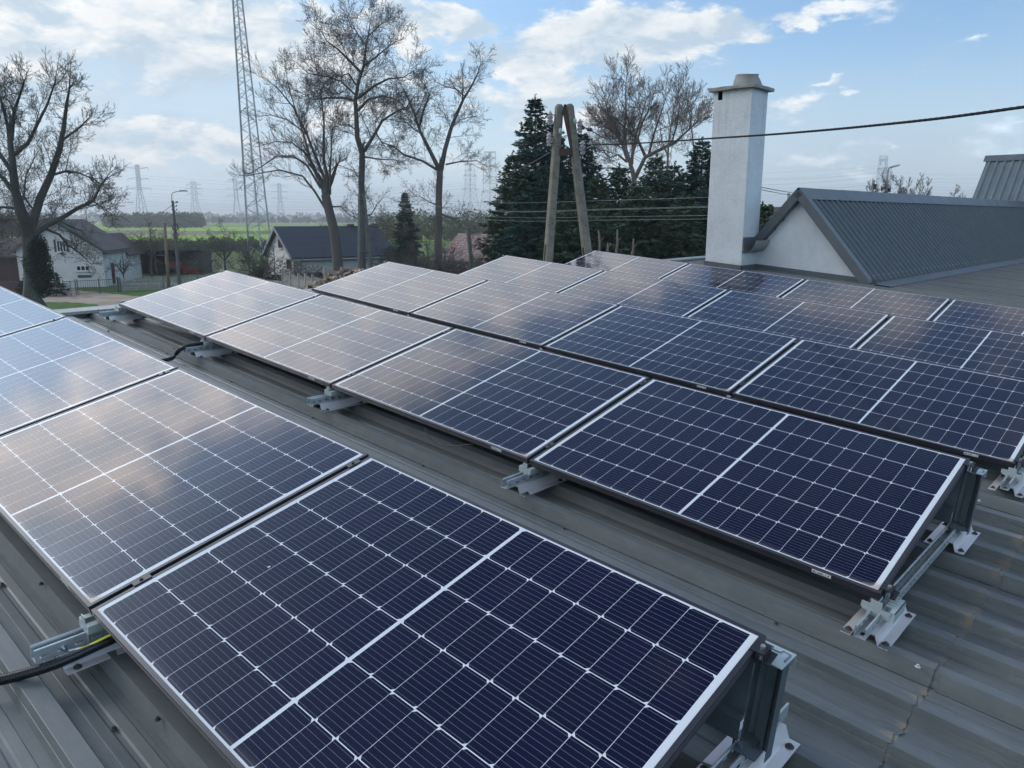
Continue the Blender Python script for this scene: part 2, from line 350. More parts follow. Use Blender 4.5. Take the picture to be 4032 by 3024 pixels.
M_CELL = cell_mat()

# ================================================================ the low metal roof and its building
def crown_prof(y0, y1, ztop=-0.155, dep=0.050, yc=-0.075, pit=0.245):
    """trapezoid sheet profile: list of (y, z)"""
    out = []
    k0 = math.floor((y0 - yc) / pit); k1 = math.ceil((y1 - yc) / pit)
    for k in range(k0, k1 + 1):
        c = yc + k * pit
        zb_ = ztop - dep
        out += [(c - 0.047, zb_), (c - 0.0385, zb_ + 0.021), (c - 0.0365, zb_ + 0.022), (c - 0.0345, zb_ + 0.029), (c - 0.0285, ztop - 0.001), (c - 0.0265, ztop), (c + 0.0265, ztop), (c + 0.0285, ztop - 0.001), (c + 0.0345, zb_ + 0.029), (c + 0.0365, zb_ + 0.022), (c + 0.0385, zb_ + 0.021), (c + 0.047, zb_),
                (c + 0.078, zb_), (c + 0.081, zb_ + 0.002), (c + 0.110, zb_), (c + 0.1165, zb_ - 0.004), (c + 0.1285, zb_ - 0.004), (c + 0.135, zb_), (c + 0.164, zb_ + 0.002), (c + 0.167, zb_)]
    return [p for p in out if y0 <= p[0] <= y1]
def corr_sheet(y0, y1, xs, zoff=0.0, lip=None, wob=0.0, seed=1, **kw):
    rr = random.Random(seed); pr = crown_prof(y0, y1, **kw); mb = MB(); n = len(pr); ph = [rr.uniform(0, 6) for _ in range(n)]
    vs = []
    for x in xs:
        for i, (y, z) in enumerate(pr):
            e = (wob * math.sin(ph[i] + x * 1.3) if abs(x - xs[-1]) < 1e-6 else 0)
            vs.append((x + e, y, z + zoff + 0.0012 * math.sin(x * 2.1 + y * 1.7)))
    fs = [(j * n + i, j * n + n + i, j * n + n + i + 1, j * n + i + 1) for j in range(len(xs) - 1) for i in range(n - 1)]
    mb.add(vs, fs)
    if lip:
        b0 = (len(xs) - 1) * n
        vs2 = [vs[b0 + i] for i in range(n)] + [(vs[b0 + i][0], vs[b0 + i][1], vs[b0 + i][2] - lip) for i in range(n)]
        mb.add(vs2, [(i, n + i, n + i + 1, i + 1) for i in range(n - 1)])
    return mb
bld = empty('low_roof_building', MR, label='long low building whose grey-green corrugated roof carries the solar panels', cat='building')
xs_up = [-7.45 + i * (7.45 + 0.24) / 24 for i in range(25)]
corr_sheet(-7.0, 27.5, xs_up, 0.0038, 0.0032, 0.006, 3).build('roof_sheet', M_ROOF, bld)
corr_sheet(-7.0, 27.5, [0.10 + i * 0.6 for i in range(16)], 0.0, None, 0, 4).build('roof_sheet', M_ROOF, bld)
sm = MB()                                                            # side laps of the sheets
for k in range(-6, 27):
    c = -0.075 + k * 0.98
    for x0, x1, zo in ((-7.44, 0.236, 0.0075), (0.26, 8.9, 0.003)):
        pts = [(c + 0.02, -0.155), (c - 0.0275, -0.155), (c - 0.0475, -0.205), (c - 0.066, -0.2055)]
        nst = 14
        vs = []
        for j in range(nst + 1):
            x = x0 + (x1 - x0) * j / nst
            gp = 0.0012 + 0.0028 * (0.5 + 0.5 * math.sin(j * 2.3 + k * 1.9))
            zz = 0.0012 * math.sin(x * 2.1 + c * 1.7)
            vs += [(x, pts[0][0], pts[0][1] + zo + zz - 0.0015)] + [(x, p[0], p[1] + zo + gp * (i / 3) + zz) for i, p in enumerate(pts[1:], 1)] + [(x, pts[3][0] + 0.001, pts[3][1] + zo + gp + zz - 0.003 - gp)]
        sm.add(vs, [(j * 5 + i, j * 5 + 5 + i, j * 5 + 6 + i, j * 5 + i + 1) for j in range(nst) for i in range(4)])
sm.build('side_lap', M_ROOF, bld)
fl = MB()                                                            # flashing on the high edge of the roof
for j in range(17):
    y0 = -7 + j * 2.0; y1 = y0 + 2.03
    z = -0.128 + (j % 2) * 0.002
    fl.prism([(-7.50, z - 0.10), (-7.50, z + 0.012), (-7.49, z + 0.016), (-7.35, z + 0.006), (-7.345, z - 0.022), (-7.349, z - 0.022), (-7.354, z + 0.002), (-7.488, z + 0.012), (-7.4965, z + 0.008), (-7.4965, z - 0.10)], y0, y1, 'y')
fl.build('edge_flashing', M_FLASH, bld)
SCR = MB(); SCR.lathe([(0.0095, 0.0), (0.0095, 0.002), (0.008, 0.0035)], 14)
SCR.lathe([(0.0052, 0.003), (0.0052, 0.009), (0.0035, 0.0105)], 6)
scr0 = None
def roof_hit(u, v, z=-0.188):
    d = Rr.T @ np.array([(u - 2016) / F, (v - 1512) / F, 1.0]); t_ = (z - Cr[2]) / d[2]; return Cr + t_ * d
for i, (u, v) in enumerate(((9, 2303), (162, 2301), (448, 2870), (348, 2951), (620, 2834), (1700, 1803), (1664, 1837), (2268, 2044), (2221, 2085), (3055, 2457), (3613, 2626),
        (3856, 1973), (3923, 2247), (942, 1477), (912, 1505), (686, 1373), (656, 1393), (473, 1277), (426, 1305), (1230, 1647), (280, 1242), (388, 1222), (412, 1226))):
    zz = -0.188 if i < 20 else -0.112
    q = roof_hit(u, v, zz)
    if i < 20:                                                       # seat it on the profile
        c = (q[1] + 0.075) / 0.245; fr = (c - round(c)) * 0.245
        zz = -0.155 if abs(fr) < 0.028 else (-0.205 if abs(fr) > 0.047 else -0.155 - (abs(fr) - 0.0275) / 0.0195 * 0.05)
        zz += 0.004; q = roof_hit(u, v, zz)
    o = link('screw', None, bld) if False else None
    if scr0 is None:
        scr0 = SCR.build('screw', M_SCREW, bld); o = scr0; scrme = o.data; scrme2 = scrme.copy(); scrme2.materials.clear(); scrme2.materials.append(M_SCREWB)
    else:
        o = link('screw', scrme2 if i in (10, 11, 13) else scrme, bld)
    o.matrix_local = Matrix.Translation((q[0], q[1], zz)) @ Matrix.Rotation(i * 0.7, 4, 'Z')
wl = MB()
for x0, x1, y0, y1 in ((-7.46, -7.26, -7, 27.4), (8.7, 8.9, -7, 27.4)):
    zt = -0.2
    wl.box(x0, x1, y0, y1, -5.6, zt)
wl.box(-7.26, 8.7, -6.99, -6.8, -5.6, -0.2); wl.box(-7.26, 8.7, 27.2, 27.39, -5.6, -0.2)
wl.build('wall', M_WALL, bld)

# ================================================================ solar panels
L_, W_, GAP, TH = 1.722, 1.134, 0.02096, 0.22883
ROWY = [-2.0851, 0.0, 2.0892, 4.1553, 6.1850]; ROWX = [-0.0279, 0.0, 0.0552, 0.1179, 0.1738]
def panel_mesh():
    root = empty('solar_panel', None)
    fr = MB(); lip = 0.014; d = 0.030
    # mitred frame: top lip, side walls with two grooves
    def ring(x0, x1, y0, y1, X0, X1, Y0, Y1, z, Z):
        fr.add([(x0, y0, z), (x1, y0, z), (x1, y1, z), (x0, y1, z), (X0, Y0, Z), (X1, Y0, Z), (X1, Y1, Z), (X0, Y1, Z)],
               [(0, 1, 5, 4), (1, 2, 6, 5), (2, 3, 7, 6), (3, 0, 4, 7)])
    prof = [(lip, -0.0015), (lip, 0.0), (0.0008, 0.0), (0.0, -0.0008), (0.0, -0.0100), (0.0014, -0.0108), (0.0014, -0.0128), (0.0, -0.0136), (0.0, -0.0200), (0.0014, -0.0208), (0.0014, -0.0228), (0.0, -0.0236), (0.0, -d), (0.028, -d), (0.028, -d + 0.002), (0.012, -d + 0.002), (0.012, -0.006)]
    for a, b in zip(prof, prof[1:]):
        ring(a[0], L_ - a[0], a[0], W_ - a[0], b[0], L_ - b[0], b[0], W_ - b[0], a[1], b[1])
    fo = fr.build('frame', M_FRAME, root)
    gl = MB(); g = 0.0135; gl.add([(g, g, -0.0012), (L_ - g, g, -0.0012), (L_ - g, W_ - g, -0.0012), (g, W_ - g, -0.0012)], [(0, 1, 2, 3)])
    gl.build('glass', M_CELL, root)
    bk = MB(); bk.box(0.013, L_ - 0.013, 0.013, W_ - 0.013, -0.0075, -0.0045); bk.build('backsheet', M_BACK, root)
    jb = MB(); jb.box(0.80, 0.92, W_ - 0.16, W_ - 0.09, -0.026, -0.0075); jb.build('junction_box', M_BLACK, root)
    lb = MB(); lx = L_ - 0.255
    lb.box(lx, lx + 0.074, -0.0008, 0.0, -0.0195, -0.0045)
    bx = lx + 0.004; rr = random.Random(4)
    while bx < lx + 0.066:
        wd = rr.choice((0.001, 0.002, 0.0035)); h_ = rr.choice((-0.008, -0.009, -0.0125)); 
        lb.box(bx, bx + wd, -0.0012, -0.0008, -0.0165, h_, mi=1); bx += wd + rr.choice((0.0015, 0.002, 0.005))
    lb.build('barcode_label', [M_LABEL, M_INK], root)
    return root
P0 = panel_mesh()
ROWN = ['in the front row', 'in the second row from the front', 'in the third row from the front', 'in the fourth row from the front', 'in the last row, nearest the chimney']
COLN = ['at the right end', 'second from the right end', 'third from the right end', 'at the left end']
LOOK = {(0, 0): 'dark navy solar panel with sharp white cell lines', (0, 1): 'solar panel half washed out by a cream cloud reflection', (0, 2): 'solar panel reflecting pale blue sky and white cloud', (0, 3): 'solar panel glaring plain pale blue, its left part out of frame',
        (1, 0): 'whole dark blue solar panel with both its corners over steel mounts', (1, 1): 'solar panel fading from greyish left half to dark right half', (1, 2): 'pale grey-lilac solar panel with beige cloud reflection', (1, 3): 'palest grey solar panel beside the lawn view',
        (2, 0): 'dark brownish navy solar panel running out of the right edge', (2, 1): 'dark blue solar panel with crisp white grid', (2, 2): 'beige-grey solar panel with cloud reflection', (2, 3): 'light grey solar panel below the firewood pile',
        (3, 0): 'dark solar panel cut by the right picture edge', (3, 1): 'slate blue solar panel with bright middle line', (3, 2): 'grey-blue solar panel', (3, 3): 'light grey solar panel under the small spruce and tiled roof',
        (4, 0): 'partly visible dark solar panel below the corrugated roof', (4, 1): 'solar panel with pinkish left half below the white gable', (4, 2): 'solar panel mirroring the chimney as a dark stripe', (4, 3): 'grey solar panel right of the A-shaped concrete pole'}
first = True
for r in range(5):
    for k in range(4):
        x = ROWX[r] - k * (L_ + GAP) - L_
        M_ = MR @ Matrix.Translation((x, ROWY[r], 0)) @ Matrix.Rotation(TH, 4, 'X')
        if first: o = P0; P0.matrix_world = M_; first = False
        else: o = copy_tree(P0, M_)
        tag(o, '%s, %s %s' % (LOOK[(r, k)], COLN[k], ROWN[r]), 'solar panel', 'solar panels in five tilted rows')
        lab = o['label']
        if len(lab.split()) > 16: o['label'] = ' '.join(lab.split()[:16])

# ================================================================ mounts: slotted rail on two aluminium hats, clip in front, post behind
def mount_mesh(kind):
    """kind: mid, right or left end of a row"""
    root = empty('panel_mount', None)
    rl = MB(); y0, y1 = -0.170, 1.325; hw = 0.0205; zb, zt = -0.110, -0.069; t_ = 0.0022
    # base with holes every 50 mm
    ys = y0; rl.box(-hw, hw, y0, y0 + 0.022, zb, zb + t_)
    n = 0
    while ys + 0.05 < y1:
        a, b = ys + 0.022, ys + 0.050
        for s in (-1, 1): rl.box(min(s * 0.007, s * hw), max(s * 0.007, s * hw), a, b, zb, zb + t_)
        rl.box(-hw, hw, b, min(b + 0.022, y1), zb, zb + t_)
        for s in (-1, 1):
            xa, xb = sorted((s * hw, s * (hw - t_)))
            # side wall with a long slot: below, above and between
            rl.box(xa, xb, ys, ys + 0.05, zb + t_, -0.0985); rl.box(xa, xb, ys, ys + 0.05, -0.0865, zt)
            rl.box(xa, xb, ys, ys + 0.012, -0.0985, -0.0865); rl.box(xa, xb, ys + 0.038, ys + 0.05, -0.0985, -0.0865)
        ys += 0.05; n += 1
    for s in (-1, 1):
        xa, xb = sorted((s * hw, s * (hw - t_))); rl.box(xa, xb, ys, y1, zb + t_, zt)
        rl.prism([(s * hw, zt), (s * hw, zt + 0.001), (s * (hw - 0.0015), zt + 0.0028), (s * (hw - 0.006), zt + 0.0028), (s * (hw - 0.0078), zt + 0.001), (s * (hw - 0.0078), zt - 0.006), (s * (hw - 0.0058), zt - 0.006), (s * (hw - 0.0058), zt)][::s], y0, y1, 'y')
    smooth_by_angle(rl.build('rail', M_GALV, root), 50)
    hat = [(-0.084, -0.1507), (-0.048, -0.1507), (-0.033, -0.1130), (0.033, -0.1130), (0.048, -0.1507), (0.084, -0.1507)]
    for ya, yb in ((-0.105, 0.235), (0.955, 1.285)):
        hb = MB(); hb.sheet(hat, ya, yb, 0.0026, 'y'); ho = hb.build('roof_bracket', M_ALU, root)
        for sx in (-1, 1):
            for yy in (ya + 0.035, yb - 0.035):
                s_ = MB(); s_.lathe([(0.013, 0), (0.013, 0.0025), (0.011, 0.004)], 14); s_.lathe([(0.006, 0.004), (0.006, 0.010), (0.0045, 0.011)], 6)
                s_.build('screw', [M_RUBBER], ho, M=Matrix.Translation((sx * 0.066, yy, -0.1480)))
    # front clip: cross-shaped plate standing on the rail lips
    cl = MB()
    if kind == 'mid':
        out = [(-0.030, -0.098), (-0.022, -0.098), (-0.022, -0.075), (0.022, -0.075), (0.022, -0.098), (0.030, -0.098), (0.030, -0.070), (0.040, -0.068), (0.040, -0.040), (0.014, -0.040), (0.014, -0.016), (-0.014, -0.016), (-0.014, -0.040), (-0.040, -0.040), (-0.040, -0.068), (-0.030, -0.070)]
        cl.prism(out, -0.022, -0.019, 'y')
        for s in (-1, 1):
            xa, xb = sorted((s * 0.016, s * 0.040)); cl.box(xa, xb, -0.019, 0.07, -0.042, -0.039)
            xa, xb = sorted((s * 0.038, s * 0.041)); cl.box(xa, xb, -0.019, 0.05, -0.066, -0.042)
    else:
        e = 1 if kind == 'right' else -1
        out = [(-0.046, -0.070), (-0.030, -0.072), (-0.030, -0.086), (0.020, -0.086), (0.020, -0.100), (0.030, -0.100), (0.030, -0.086), (0.050, -0.084), (0.050, -0.052), (0.020, -0.050), (0.018, -0.024), (-0.022, -0.022), (-0.022, -0.040), (-0.052, -0.040), (-0.054, -0.060)]
        out = [(e * a, b) for a, b in out]
        if e < 0: out = out[::-1]
        cl.prism(out, -0.022, -0.019, 'y')
        # toothed adjusting plate beside the panel end
        xa, xb = sorted((e * 0.046, e * 0.066)); cl.box(xa, xb, -0.019, 0.112, -0.051, -0.048)
        for q in range(5):
            xa, xb = sorted((e * 0.020, e * 0.046)); cl.box(xa, xb, 0.022 + q * 0.022, 0.034 + q * 0.022, -0.051, -0.048)
        xa, xb = sorted((e * 0.063, e * 0.066)); cl.box(xa, xb, -0.019, 0.112, -0.088, -0.048)
    cl.build('front_clip', M_CLIP, root)
    # rear post: folded channel with a foot plate and a head plate
    ps = MB(); ox = 0.0 if kind == 'mid' else (0.024 if kind == 'right' else -0.024)
    T = Matrix.Translation((ox, 1.105, 0)) @ Matrix.Rotation(-0.07, 4, 'X')
    ps.sheet([(-0.036, -0.022), (-0.036, 0.020), (-0.014, 0.024), (-0.014, 0.010), (0.014, 0.010), (0.014, 0.024), (0.036, 0.020), (0.036, -0.022)], -0.100, 0.212, 0.0025, 'z', M=T)
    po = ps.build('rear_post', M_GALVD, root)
    ft = MB(); ft.box(ox - 0.031, ox + 0.031, 1.02, 1.075, -0.066, -0.0635); ft.box(-0.026, 0.026, 1.075, 1.175, -0.066, -0.0635)
    for s in (-1, 1): xa, xb = sorted((s * 0.026, s * 0.0285)); ft.box(xa, xb, 1.06, 1.17, -0.100, -0.0635)
    ft.lathe([(0.012, 0), (0.012, 0.003), (0.0085, 0.003), (0.0085, 0.010)], 6, M=Matrix.Translation((0, 1.045, -0.0635)))
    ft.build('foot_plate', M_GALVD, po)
    hd = MB(); TT = Matrix.Translation((ox, 1.105, 0.0)) 
    hd.box(-0.046, 0.046, -0.040, 0.052, 0.205, 0.208, M=TT @ Matrix.Rotation(TH * 0.0, 4, 'X'))
    hd.box(-0.046, 0.046, 0.0495, 0.0525, 0.170, 0.205, M=TT)
    hd.build('head_plate', M_CLIP, po)
    # clamps: black block with hexagon-socket bolt, at both long edges
    sgn = 0 if kind == 'mid' else (1 if kind == 'right' else -1)
    for yy in (0.045, 0.165, 1.02) if kind == 'mid' else (0.045, 1.055):
        cm = MB(); zt_ = yy * math.tan(TH)
        TM = Matrix.Translation((0, yy, zt_)) @ Matrix.Rotation(TH, 4, 'X')
        if kind == 'mid': 
            if yy == 0.045: continue
            cm.box(-0.0165, 0.0165, -0.03, 0.03, 0.0006, 0.0036, M=TM); cm.box(-0.008, 0.008, -0.03, 0.03, -0.045, 0.0006, M=TM)
            cm.lathe([(0.0062, 0.0036), (0.0062, 0.0085), (0.0032, 0.0085), (0.003, 0.006)], 12, M=TM)
            cm.build('clamp', M_FRAME, root)
        else:
            e = sgn
            xa, xb = sorted((-e * 0.012, e * 0.030)); cm.box(xa, xb, -0.022, 0.022, 0.0006, 0.0036, M=TM)
            xa, xb = sorted((e * 0.0035, e * 0.0065)); cm.box(xa, xb, -0.022, 0.022, -0.038, 0.0006, M=TM)
            xa, xb = sorted((e * 0.027, e * 0.030)); cm.box(xa, xb, -0.022, 0.022, -0.020, 0.0006, M=TM)
            xa, xb = sorted((e * 0.027, e * 0.046)); cm.box(xa, xb, -0.026, 0.026, -0.0235, -0.020, M=TM)
            co = cm.build('clamp', M_BLACK, root)
            bo = MB(); bo.tube([(0, 0, -0.035), (0, 0, 0.0036)], 0.004, 8); bo.lathe([(0.0068, 0.0036), (0.0068, 0.0125), (0.0034, 0.0125), (0.0032, 0.009)], 16)
            bo.build('bolt', M_BOLT, co, M=TM @ Matrix.Translation((e * 0.016, 0, 0)))
    return root
MT = {k: mount_mesh(k) for k in ('right', 'mid', 'left')}
usedm = set()
POSN = ['right end mount', 'first mount from the right', 'second mount from the right', 'third mount from the right', 'left end mount']
MLOOK = {'right': 'steel mounting frame with slotted rail and open rear post', 'mid': 'steel mounting frame with slotted rail tip and cross-shaped clip', 'left': 'steel mounting frame holding the outer panel corner'}
for r in range(5):
    for k in range(5):
        kind = 'right' if k == 0 else ('left' if k == 4 else 'mid')
        x = ROWX[r] - k * (L_ + GAP) + (GAP / 2 if 0 < k < 4 else 0.0)
        if k == 0: x = ROWX[r] + 0.0
        if k == 4: x = ROWX[r] - 4 * L_ - 3 * GAP
        M_ = MR @ Matrix.Translation((x, ROWY[r], 0))
        if kind not in usedm: o = MT[kind]; o.matrix_world = M_; usedm.add(kind)
        else: o = copy_tree(MT[kind], M_)
        tag(o, 'slotted %s under the %s panel row' % (POSN[k].replace(' mount', ' rail mount'), ['front', 'second', 'third', 'fourth', 'last'][r]), 'panel mount', 'steel mounting frames under the panels')
# wind deflector behind the high edge, seen at the right ends
for i, r in enumerate((0, 1, 2)):
    M_ = MR @ Matrix.Translation((ROWX[r], ROWY[r], 0))
    if i == 0:
        wd = empty('wind_deflector', M_)
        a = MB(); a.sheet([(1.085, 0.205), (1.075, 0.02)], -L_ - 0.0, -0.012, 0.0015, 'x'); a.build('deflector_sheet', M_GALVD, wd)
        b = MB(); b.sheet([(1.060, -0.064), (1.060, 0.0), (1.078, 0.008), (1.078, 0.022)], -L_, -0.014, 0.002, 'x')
        b.build('cross_channel', M_GALVD, wd)
        c = MB()
        for x0 in (-0.30, -0.62, -0.94, -1.26):
            for q in ((x0, x0 + 0.10, -0.044, -0.042), (x0, x0 + 0.10, -0.026, -0.024), (x0, x0 + 0.002, -0.044, -0.024), (x0 + 0.098, x0 + 0.10, -0.044, -0.024)):
                c.box(q[0], q[1], 1.0585, 1.060, q[2], q[3])
        c.build('slot_rim', M_CLIP, wd)
    else: wd = copy_tree(wd, M_)
    tag(wd, ['dark sheet and slotted channel under the high edge of the front row', 'dark sheet and slotted channel behind the post of the second row', 'dark sheet under the right end of the third row'][i], 'wind deflector', 'sheets closing the backs of the rows')

# ================================================================ cables
def smooth_path(pts, n=60):
    P = [Vector(p) for p in pts]; P = [P[0] * 2 - P[1]] + P + [P[-1] * 2 - P[-2]]; out = []
    for i in range(1, len(P) - 2):
        for k in range(n // (len(P) - 3)):
            t = k / (n // (len(P) - 3)); a, b, c, d = P[i - 1:i + 3]
            out.append(0.5 * ((2 * b) + (c - a) * t + (2 * a - 5 * b + 4 * c - d) * t * t + (3 * b - a - 3 * c + d) * t ** 3))
    return out + [P[-2]]
def conduit(name, pts, r, label, pitch=0.0045, cat='conduit'):
    P = smooth_path(pts, 120); mb = MB(); cum = [0]
    for a, b in zip(P, P[1:]): cum.append(cum[-1] + (b - a).length)
    Ln = cum[-1]; n = int(Ln / pitch); Q = []; R_ = []
    j = 0
    for i in range(n):
        for q, rr in ((0.0, r), (0.45, r), (0.55, r * 0.86), (0.9, r * 0.86)):
            s_ = (i + q) * pitch
            while j < len(cum) - 2 and cum[j + 1] < s_: j += 1
            f_ = (s_ - cum[j]) / max(1e-9, cum[j + 1] - cum[j]); Q.append(P[j].lerp(P[j + 1], f_)); R_.append(rr)
    mb.tube([MR @ q for q in Q], R_, 14)
    o = mb.build(name, M_CORR, label=label, cat=cat); return o
M_CORR = mat('black_corrugated_plastic', (0.010, 0.012, 0.020), 0.35, spec=0.6, var=0.2, vscale=30)
conduit('cable_conduit', [(-2.05, -2.62, -0.172), (-1.93, -2.50, -0.168), (-1.80, -2.372, -0.150), (-1.712, -2.22, -0.118), (-1.69, -2.08, -0.095), (-1.69, -1.9, -0.085), (-1.69, -1.3, -0.085)], 0.0165, 'black corrugated conduit crossing the roof to the front row rail at lower left')
q1 = roof_hit(645, 1422, -0.15); q2 = roof_hit(690, 1395, -0.135); q3 = roof_hit(728, 1368, -0.085)
xr = ROWX[1] - 3 * (L_ + GAP) + GAP / 2
conduit('cable_conduit', [(q1[0] - 0.02, q1[1] - 0.5, -0.14), (q1[0], q1[1], -0.145), tuple(q2), (xr - 0.005, -0.19, -0.075), (xr, -0.10, -0.055), (xr, 0.1, -0.055), (xr, 0.5, -0.055)], 0.0165, 'black conduit bridging from the front row to the second row at left')
ew = MB(); ew.tube([MR @ v_ for v_ in smooth_path([(-1.700, -2.145, -0.090), (-1.695, -2.12, -0.088), (-1.68, -2.06, -0.070), (-1.67, -1.98, -0.06), (-1.67, -1.7, -0.06)], 40)], 0.0042, 8)
def earth_mat():
    m_ = bpy.data.materials.new('earth_wire_plastic'); m_.use_nodes = True; t = NT(m_.node_tree); b = t.n['Principled BSDF']
    v = t.new('ShaderNodeTexCoord').outputs['Object']
    f_ = t.m('GREATER_THAN', t.sep(v)[2], t.m('ADD', -0.0, t.m('MULTIPLY', t.noise(v, 3.0, 1, 0.5), 0.13)))
    t.l.new(t.mix(f_, (0.70, 0.72, 0.04), (0.16, 0.42, 0.06)), b.inputs['Base Color']); b.inputs['Roughness'].default_value = 0.4
    return m_
ewo = ew.build('earth_wire', earth_mat(), smooth=True, label='yellow and green earth wire bolted to the rail of the front row', cat='wire')
lug = MB(); lug.tube([MR @ Vector(p) for p in ((-1.713, -2.17, -0.090), (-1.703, -2.14, -0.090))], [0.003, 0.005], 8)
XB = ROWX[0] - (L_ + GAP) + GAP / 2
lug.lathe([(0.010, 0), (0.010, 0.002), (0.0075, 0.002), (0.0075, 0.009), (0.0045, 0.009), (0.004, 0.016)], 6, M=MR @ Matrix.Translation((XB + 0.0205, -2.175, -0.0915)) @ Matrix.Rotation(PI / 2, 4, 'Y'))
lug.build('cable_lug', M_BOLT, ewo)
hw_ = MB(); qa = Vector((-2.62, 0.03, -0.03)); qb = Vector((-2.12, 0.03, -0.03))
hw_.tube([MR @ v_ for v_ in smooth_path([qa + Vector((0, 0.05, 0.02)), Vector((-2.52, 0.0, -0.075)), Vector((-2.40, -0.02, -0.105)), Vector((-2.28, 0.0, -0.085)), qb], 40)], 0.003, 6)
hw_.build('hanging_wire', M_BLACK, smooth=True, label='thin black wire sagging below the low edge of a second-row panel', cat='wire')

# ================================================================ chimney
def rz(x, y, z=-0.155):              # world height of a point of the roof plane given world x, y
    return (z - (x * G3[0][2] + y * G3[1][2])) / G3[2][2]
ch = empty('chimney', Vector((-6.33, 11.19, rz(-6.33, 11.19))), label='tall white plastered chimney rising from the low roof, with a broken concrete cap', cat='chimney')
Mi = ch.matrix_world.inverted()
x0, x1, y0, y1, zt = -6.705, -5.955, 10.85, 11.505, 3.64
zb = rz(-6.33, 11.2) - 0.25
sh = MB(); hx0, hx1, hz0, hz1 = -6.62, -6.53, zt - 0.155, zt - 0.004
gx = [x0, hx0, hx1, x1]; gz = [zb, hz0, hz1, zt]
base = 0; N_ = 22
# walls with a slightly uneven plaster surface
rr = random.Random(11)
def wallgrid(ax, c, a0, a1, z0, z1, na, nz_, flip, cut=None):
    vs = []; fs = []
    A = sorted(set([a0 + (a1 - a0) * i / na for i in range(na + 1)] + ([cut[0], cut[1]] if cut else [])))
    Z = sorted(set([z0 + (z1 - z0) * i / nz_ for i in range(nz_ + 1)] + ([cut[2], cut[3]] if cut else [])))
    for z in Z:
        for a in A:
            e = 0.004 * math.sin(a * 7 + z * 3.1) + 0.003 * math.sin(z * 9 + a * 4)
            e *= 0 if z in (z0, z1) or a in (a0, a1) else 1
            vs.append((a, c + e, z) if ax == 'y' else (c + e, a, z))
    n = len(A)
    for j in range(len(Z) - 1):
        for i in range(n - 1):
            if cut and A[i] >= cut[0] - 1e-6 and A[i + 1] <= cut[1] + 1e-6 and Z[j] >= cut[2] - 1e-6 and Z[j + 1] <= cut[3] + 1e-6: continue
            f_ = (j * n + i, j * n + i + 1, j * n + n + i + 1, j * n + n + i); fs.append(f_ if flip else f_[::-1])
    sh.add(vs, fs, Mi)
wallgrid('y', y0, x0, x1, zb, zt, 6, 30, True, (hx0, hx1, hz0, hz1)); wallgrid('y', y1, x0, x1, zb, zt, 6, 30, False)
wallgrid('x', x0, y0, y1, zb, zt, 6, 30, False); wallgrid('x', x1, y0, y1, zb, zt, 6, 30, True)
sh.build('shaft', M_PLASTER2, ch)
vn = MB(); d_ = 0.16
vn.add([(hx0, y0, hz0), (hx1, y0, hz0), (hx1, y0, hz1), (hx0, y0, hz1), (hx0, y0 + d_, hz0), (hx1, y0 + d_, hz0), (hx1, y0 + d_, hz1), (hx0, y0 + d_, hz1)], [(4, 5, 6, 7), (0, 1, 5, 4), (1, 2, 6, 5), (2, 3, 7, 6), (3, 0, 4, 7)], Mi)
vn.build('vent_opening', M_DARK, ch)
cp = MB(); ov = 0.085
nn = 9; top = []; bot = []
rim = []
for (ax, ay, bx, by) in ((x0 - ov, y0 - ov, x1 + ov, y0 - ov), (x1 + ov, y0 - ov, x1 + ov, y1 + ov), (x1 + ov, y1 + ov, x0 - ov, y1 + ov), (x0 - ov, y1 + ov, x0 - ov, y0 - ov)):
    for i in range(nn): rim.append((ax + (bx - ax) * i / nn, ay + (by - ay) * i / nn))
n = len(rim); vs = []
for lay, (z, sc_, jt) in enumerate(((zt + 0.001, 0.995, 0.003), (zt + 0.012, 1.0, 0.004), (zt + 0.055, 1.0, 0.006), (zt + 0.062, 0.985, 0.005))):
    for (a, b) in rim:
        worn = 0.03 if (a < x0 + 0.25 and b < y0) else 0.004
        vs.append(((a - (x0 + x1) / 2) * sc_ + (x0 + x1) / 2 + rr.uniform(-1, 1) * worn * 0.6, (b - (y0 + y1) / 2) * sc_ + (y0 + y1) / 2 + rr.uniform(-1, 1) * jt, z + rr.uniform(-1, 1) * worn * 0.35 * (lay > 0)))
fs = [(l * n + i, l * n + (i + 1) % n, (l + 1) * n + (i + 1) % n, (l + 1) * n + i) for l in range(3) for i in range(n)] + [tuple(range(3 * n, 4 * n)), tuple(range(n))[::-1]]
cp.add(vs, fs, Mi); cp.build('cap_slab', M_CONCL, ch)
pt = MB(); vs = []; pf = [(0.27, 0.0), (0.262, 0.03), (0.235, 0.12), (0.205, 0.19), (0.215, 0.205), (0.21, 0.222), (0.17, 0.222), (0.165, 0.10)]
for r_, z_ in pf:
    for k in range(20):
        a = 2 * PI * k / 20; e = 1 + 0.05 * math.sin(3 * a + z_ * 20) * (z_ > 0) + rr.uniform(-.02, .02)
        vs.append((-6.22 + r_ * e * math.cos(a), 11.17 + r_ * e * 0.9 * math.sin(a), zt + 0.06 + z_ + 0.012 * math.sin(2 * a)))
pt.add(vs, [(i * 20 + k, i * 20 + (k + 1) % 20, (i + 1) * 20 + (k + 1) % 20, (i + 1) * 20 + k) for i in range(len(pf) - 1) for k in range(20)] + [tuple(range(140, 160))], Mi)
smooth_by_angle(pt.build('chimney_pot', M_CONCL, ch), 60)
bf = MB(); zf = rz(x1, y0)
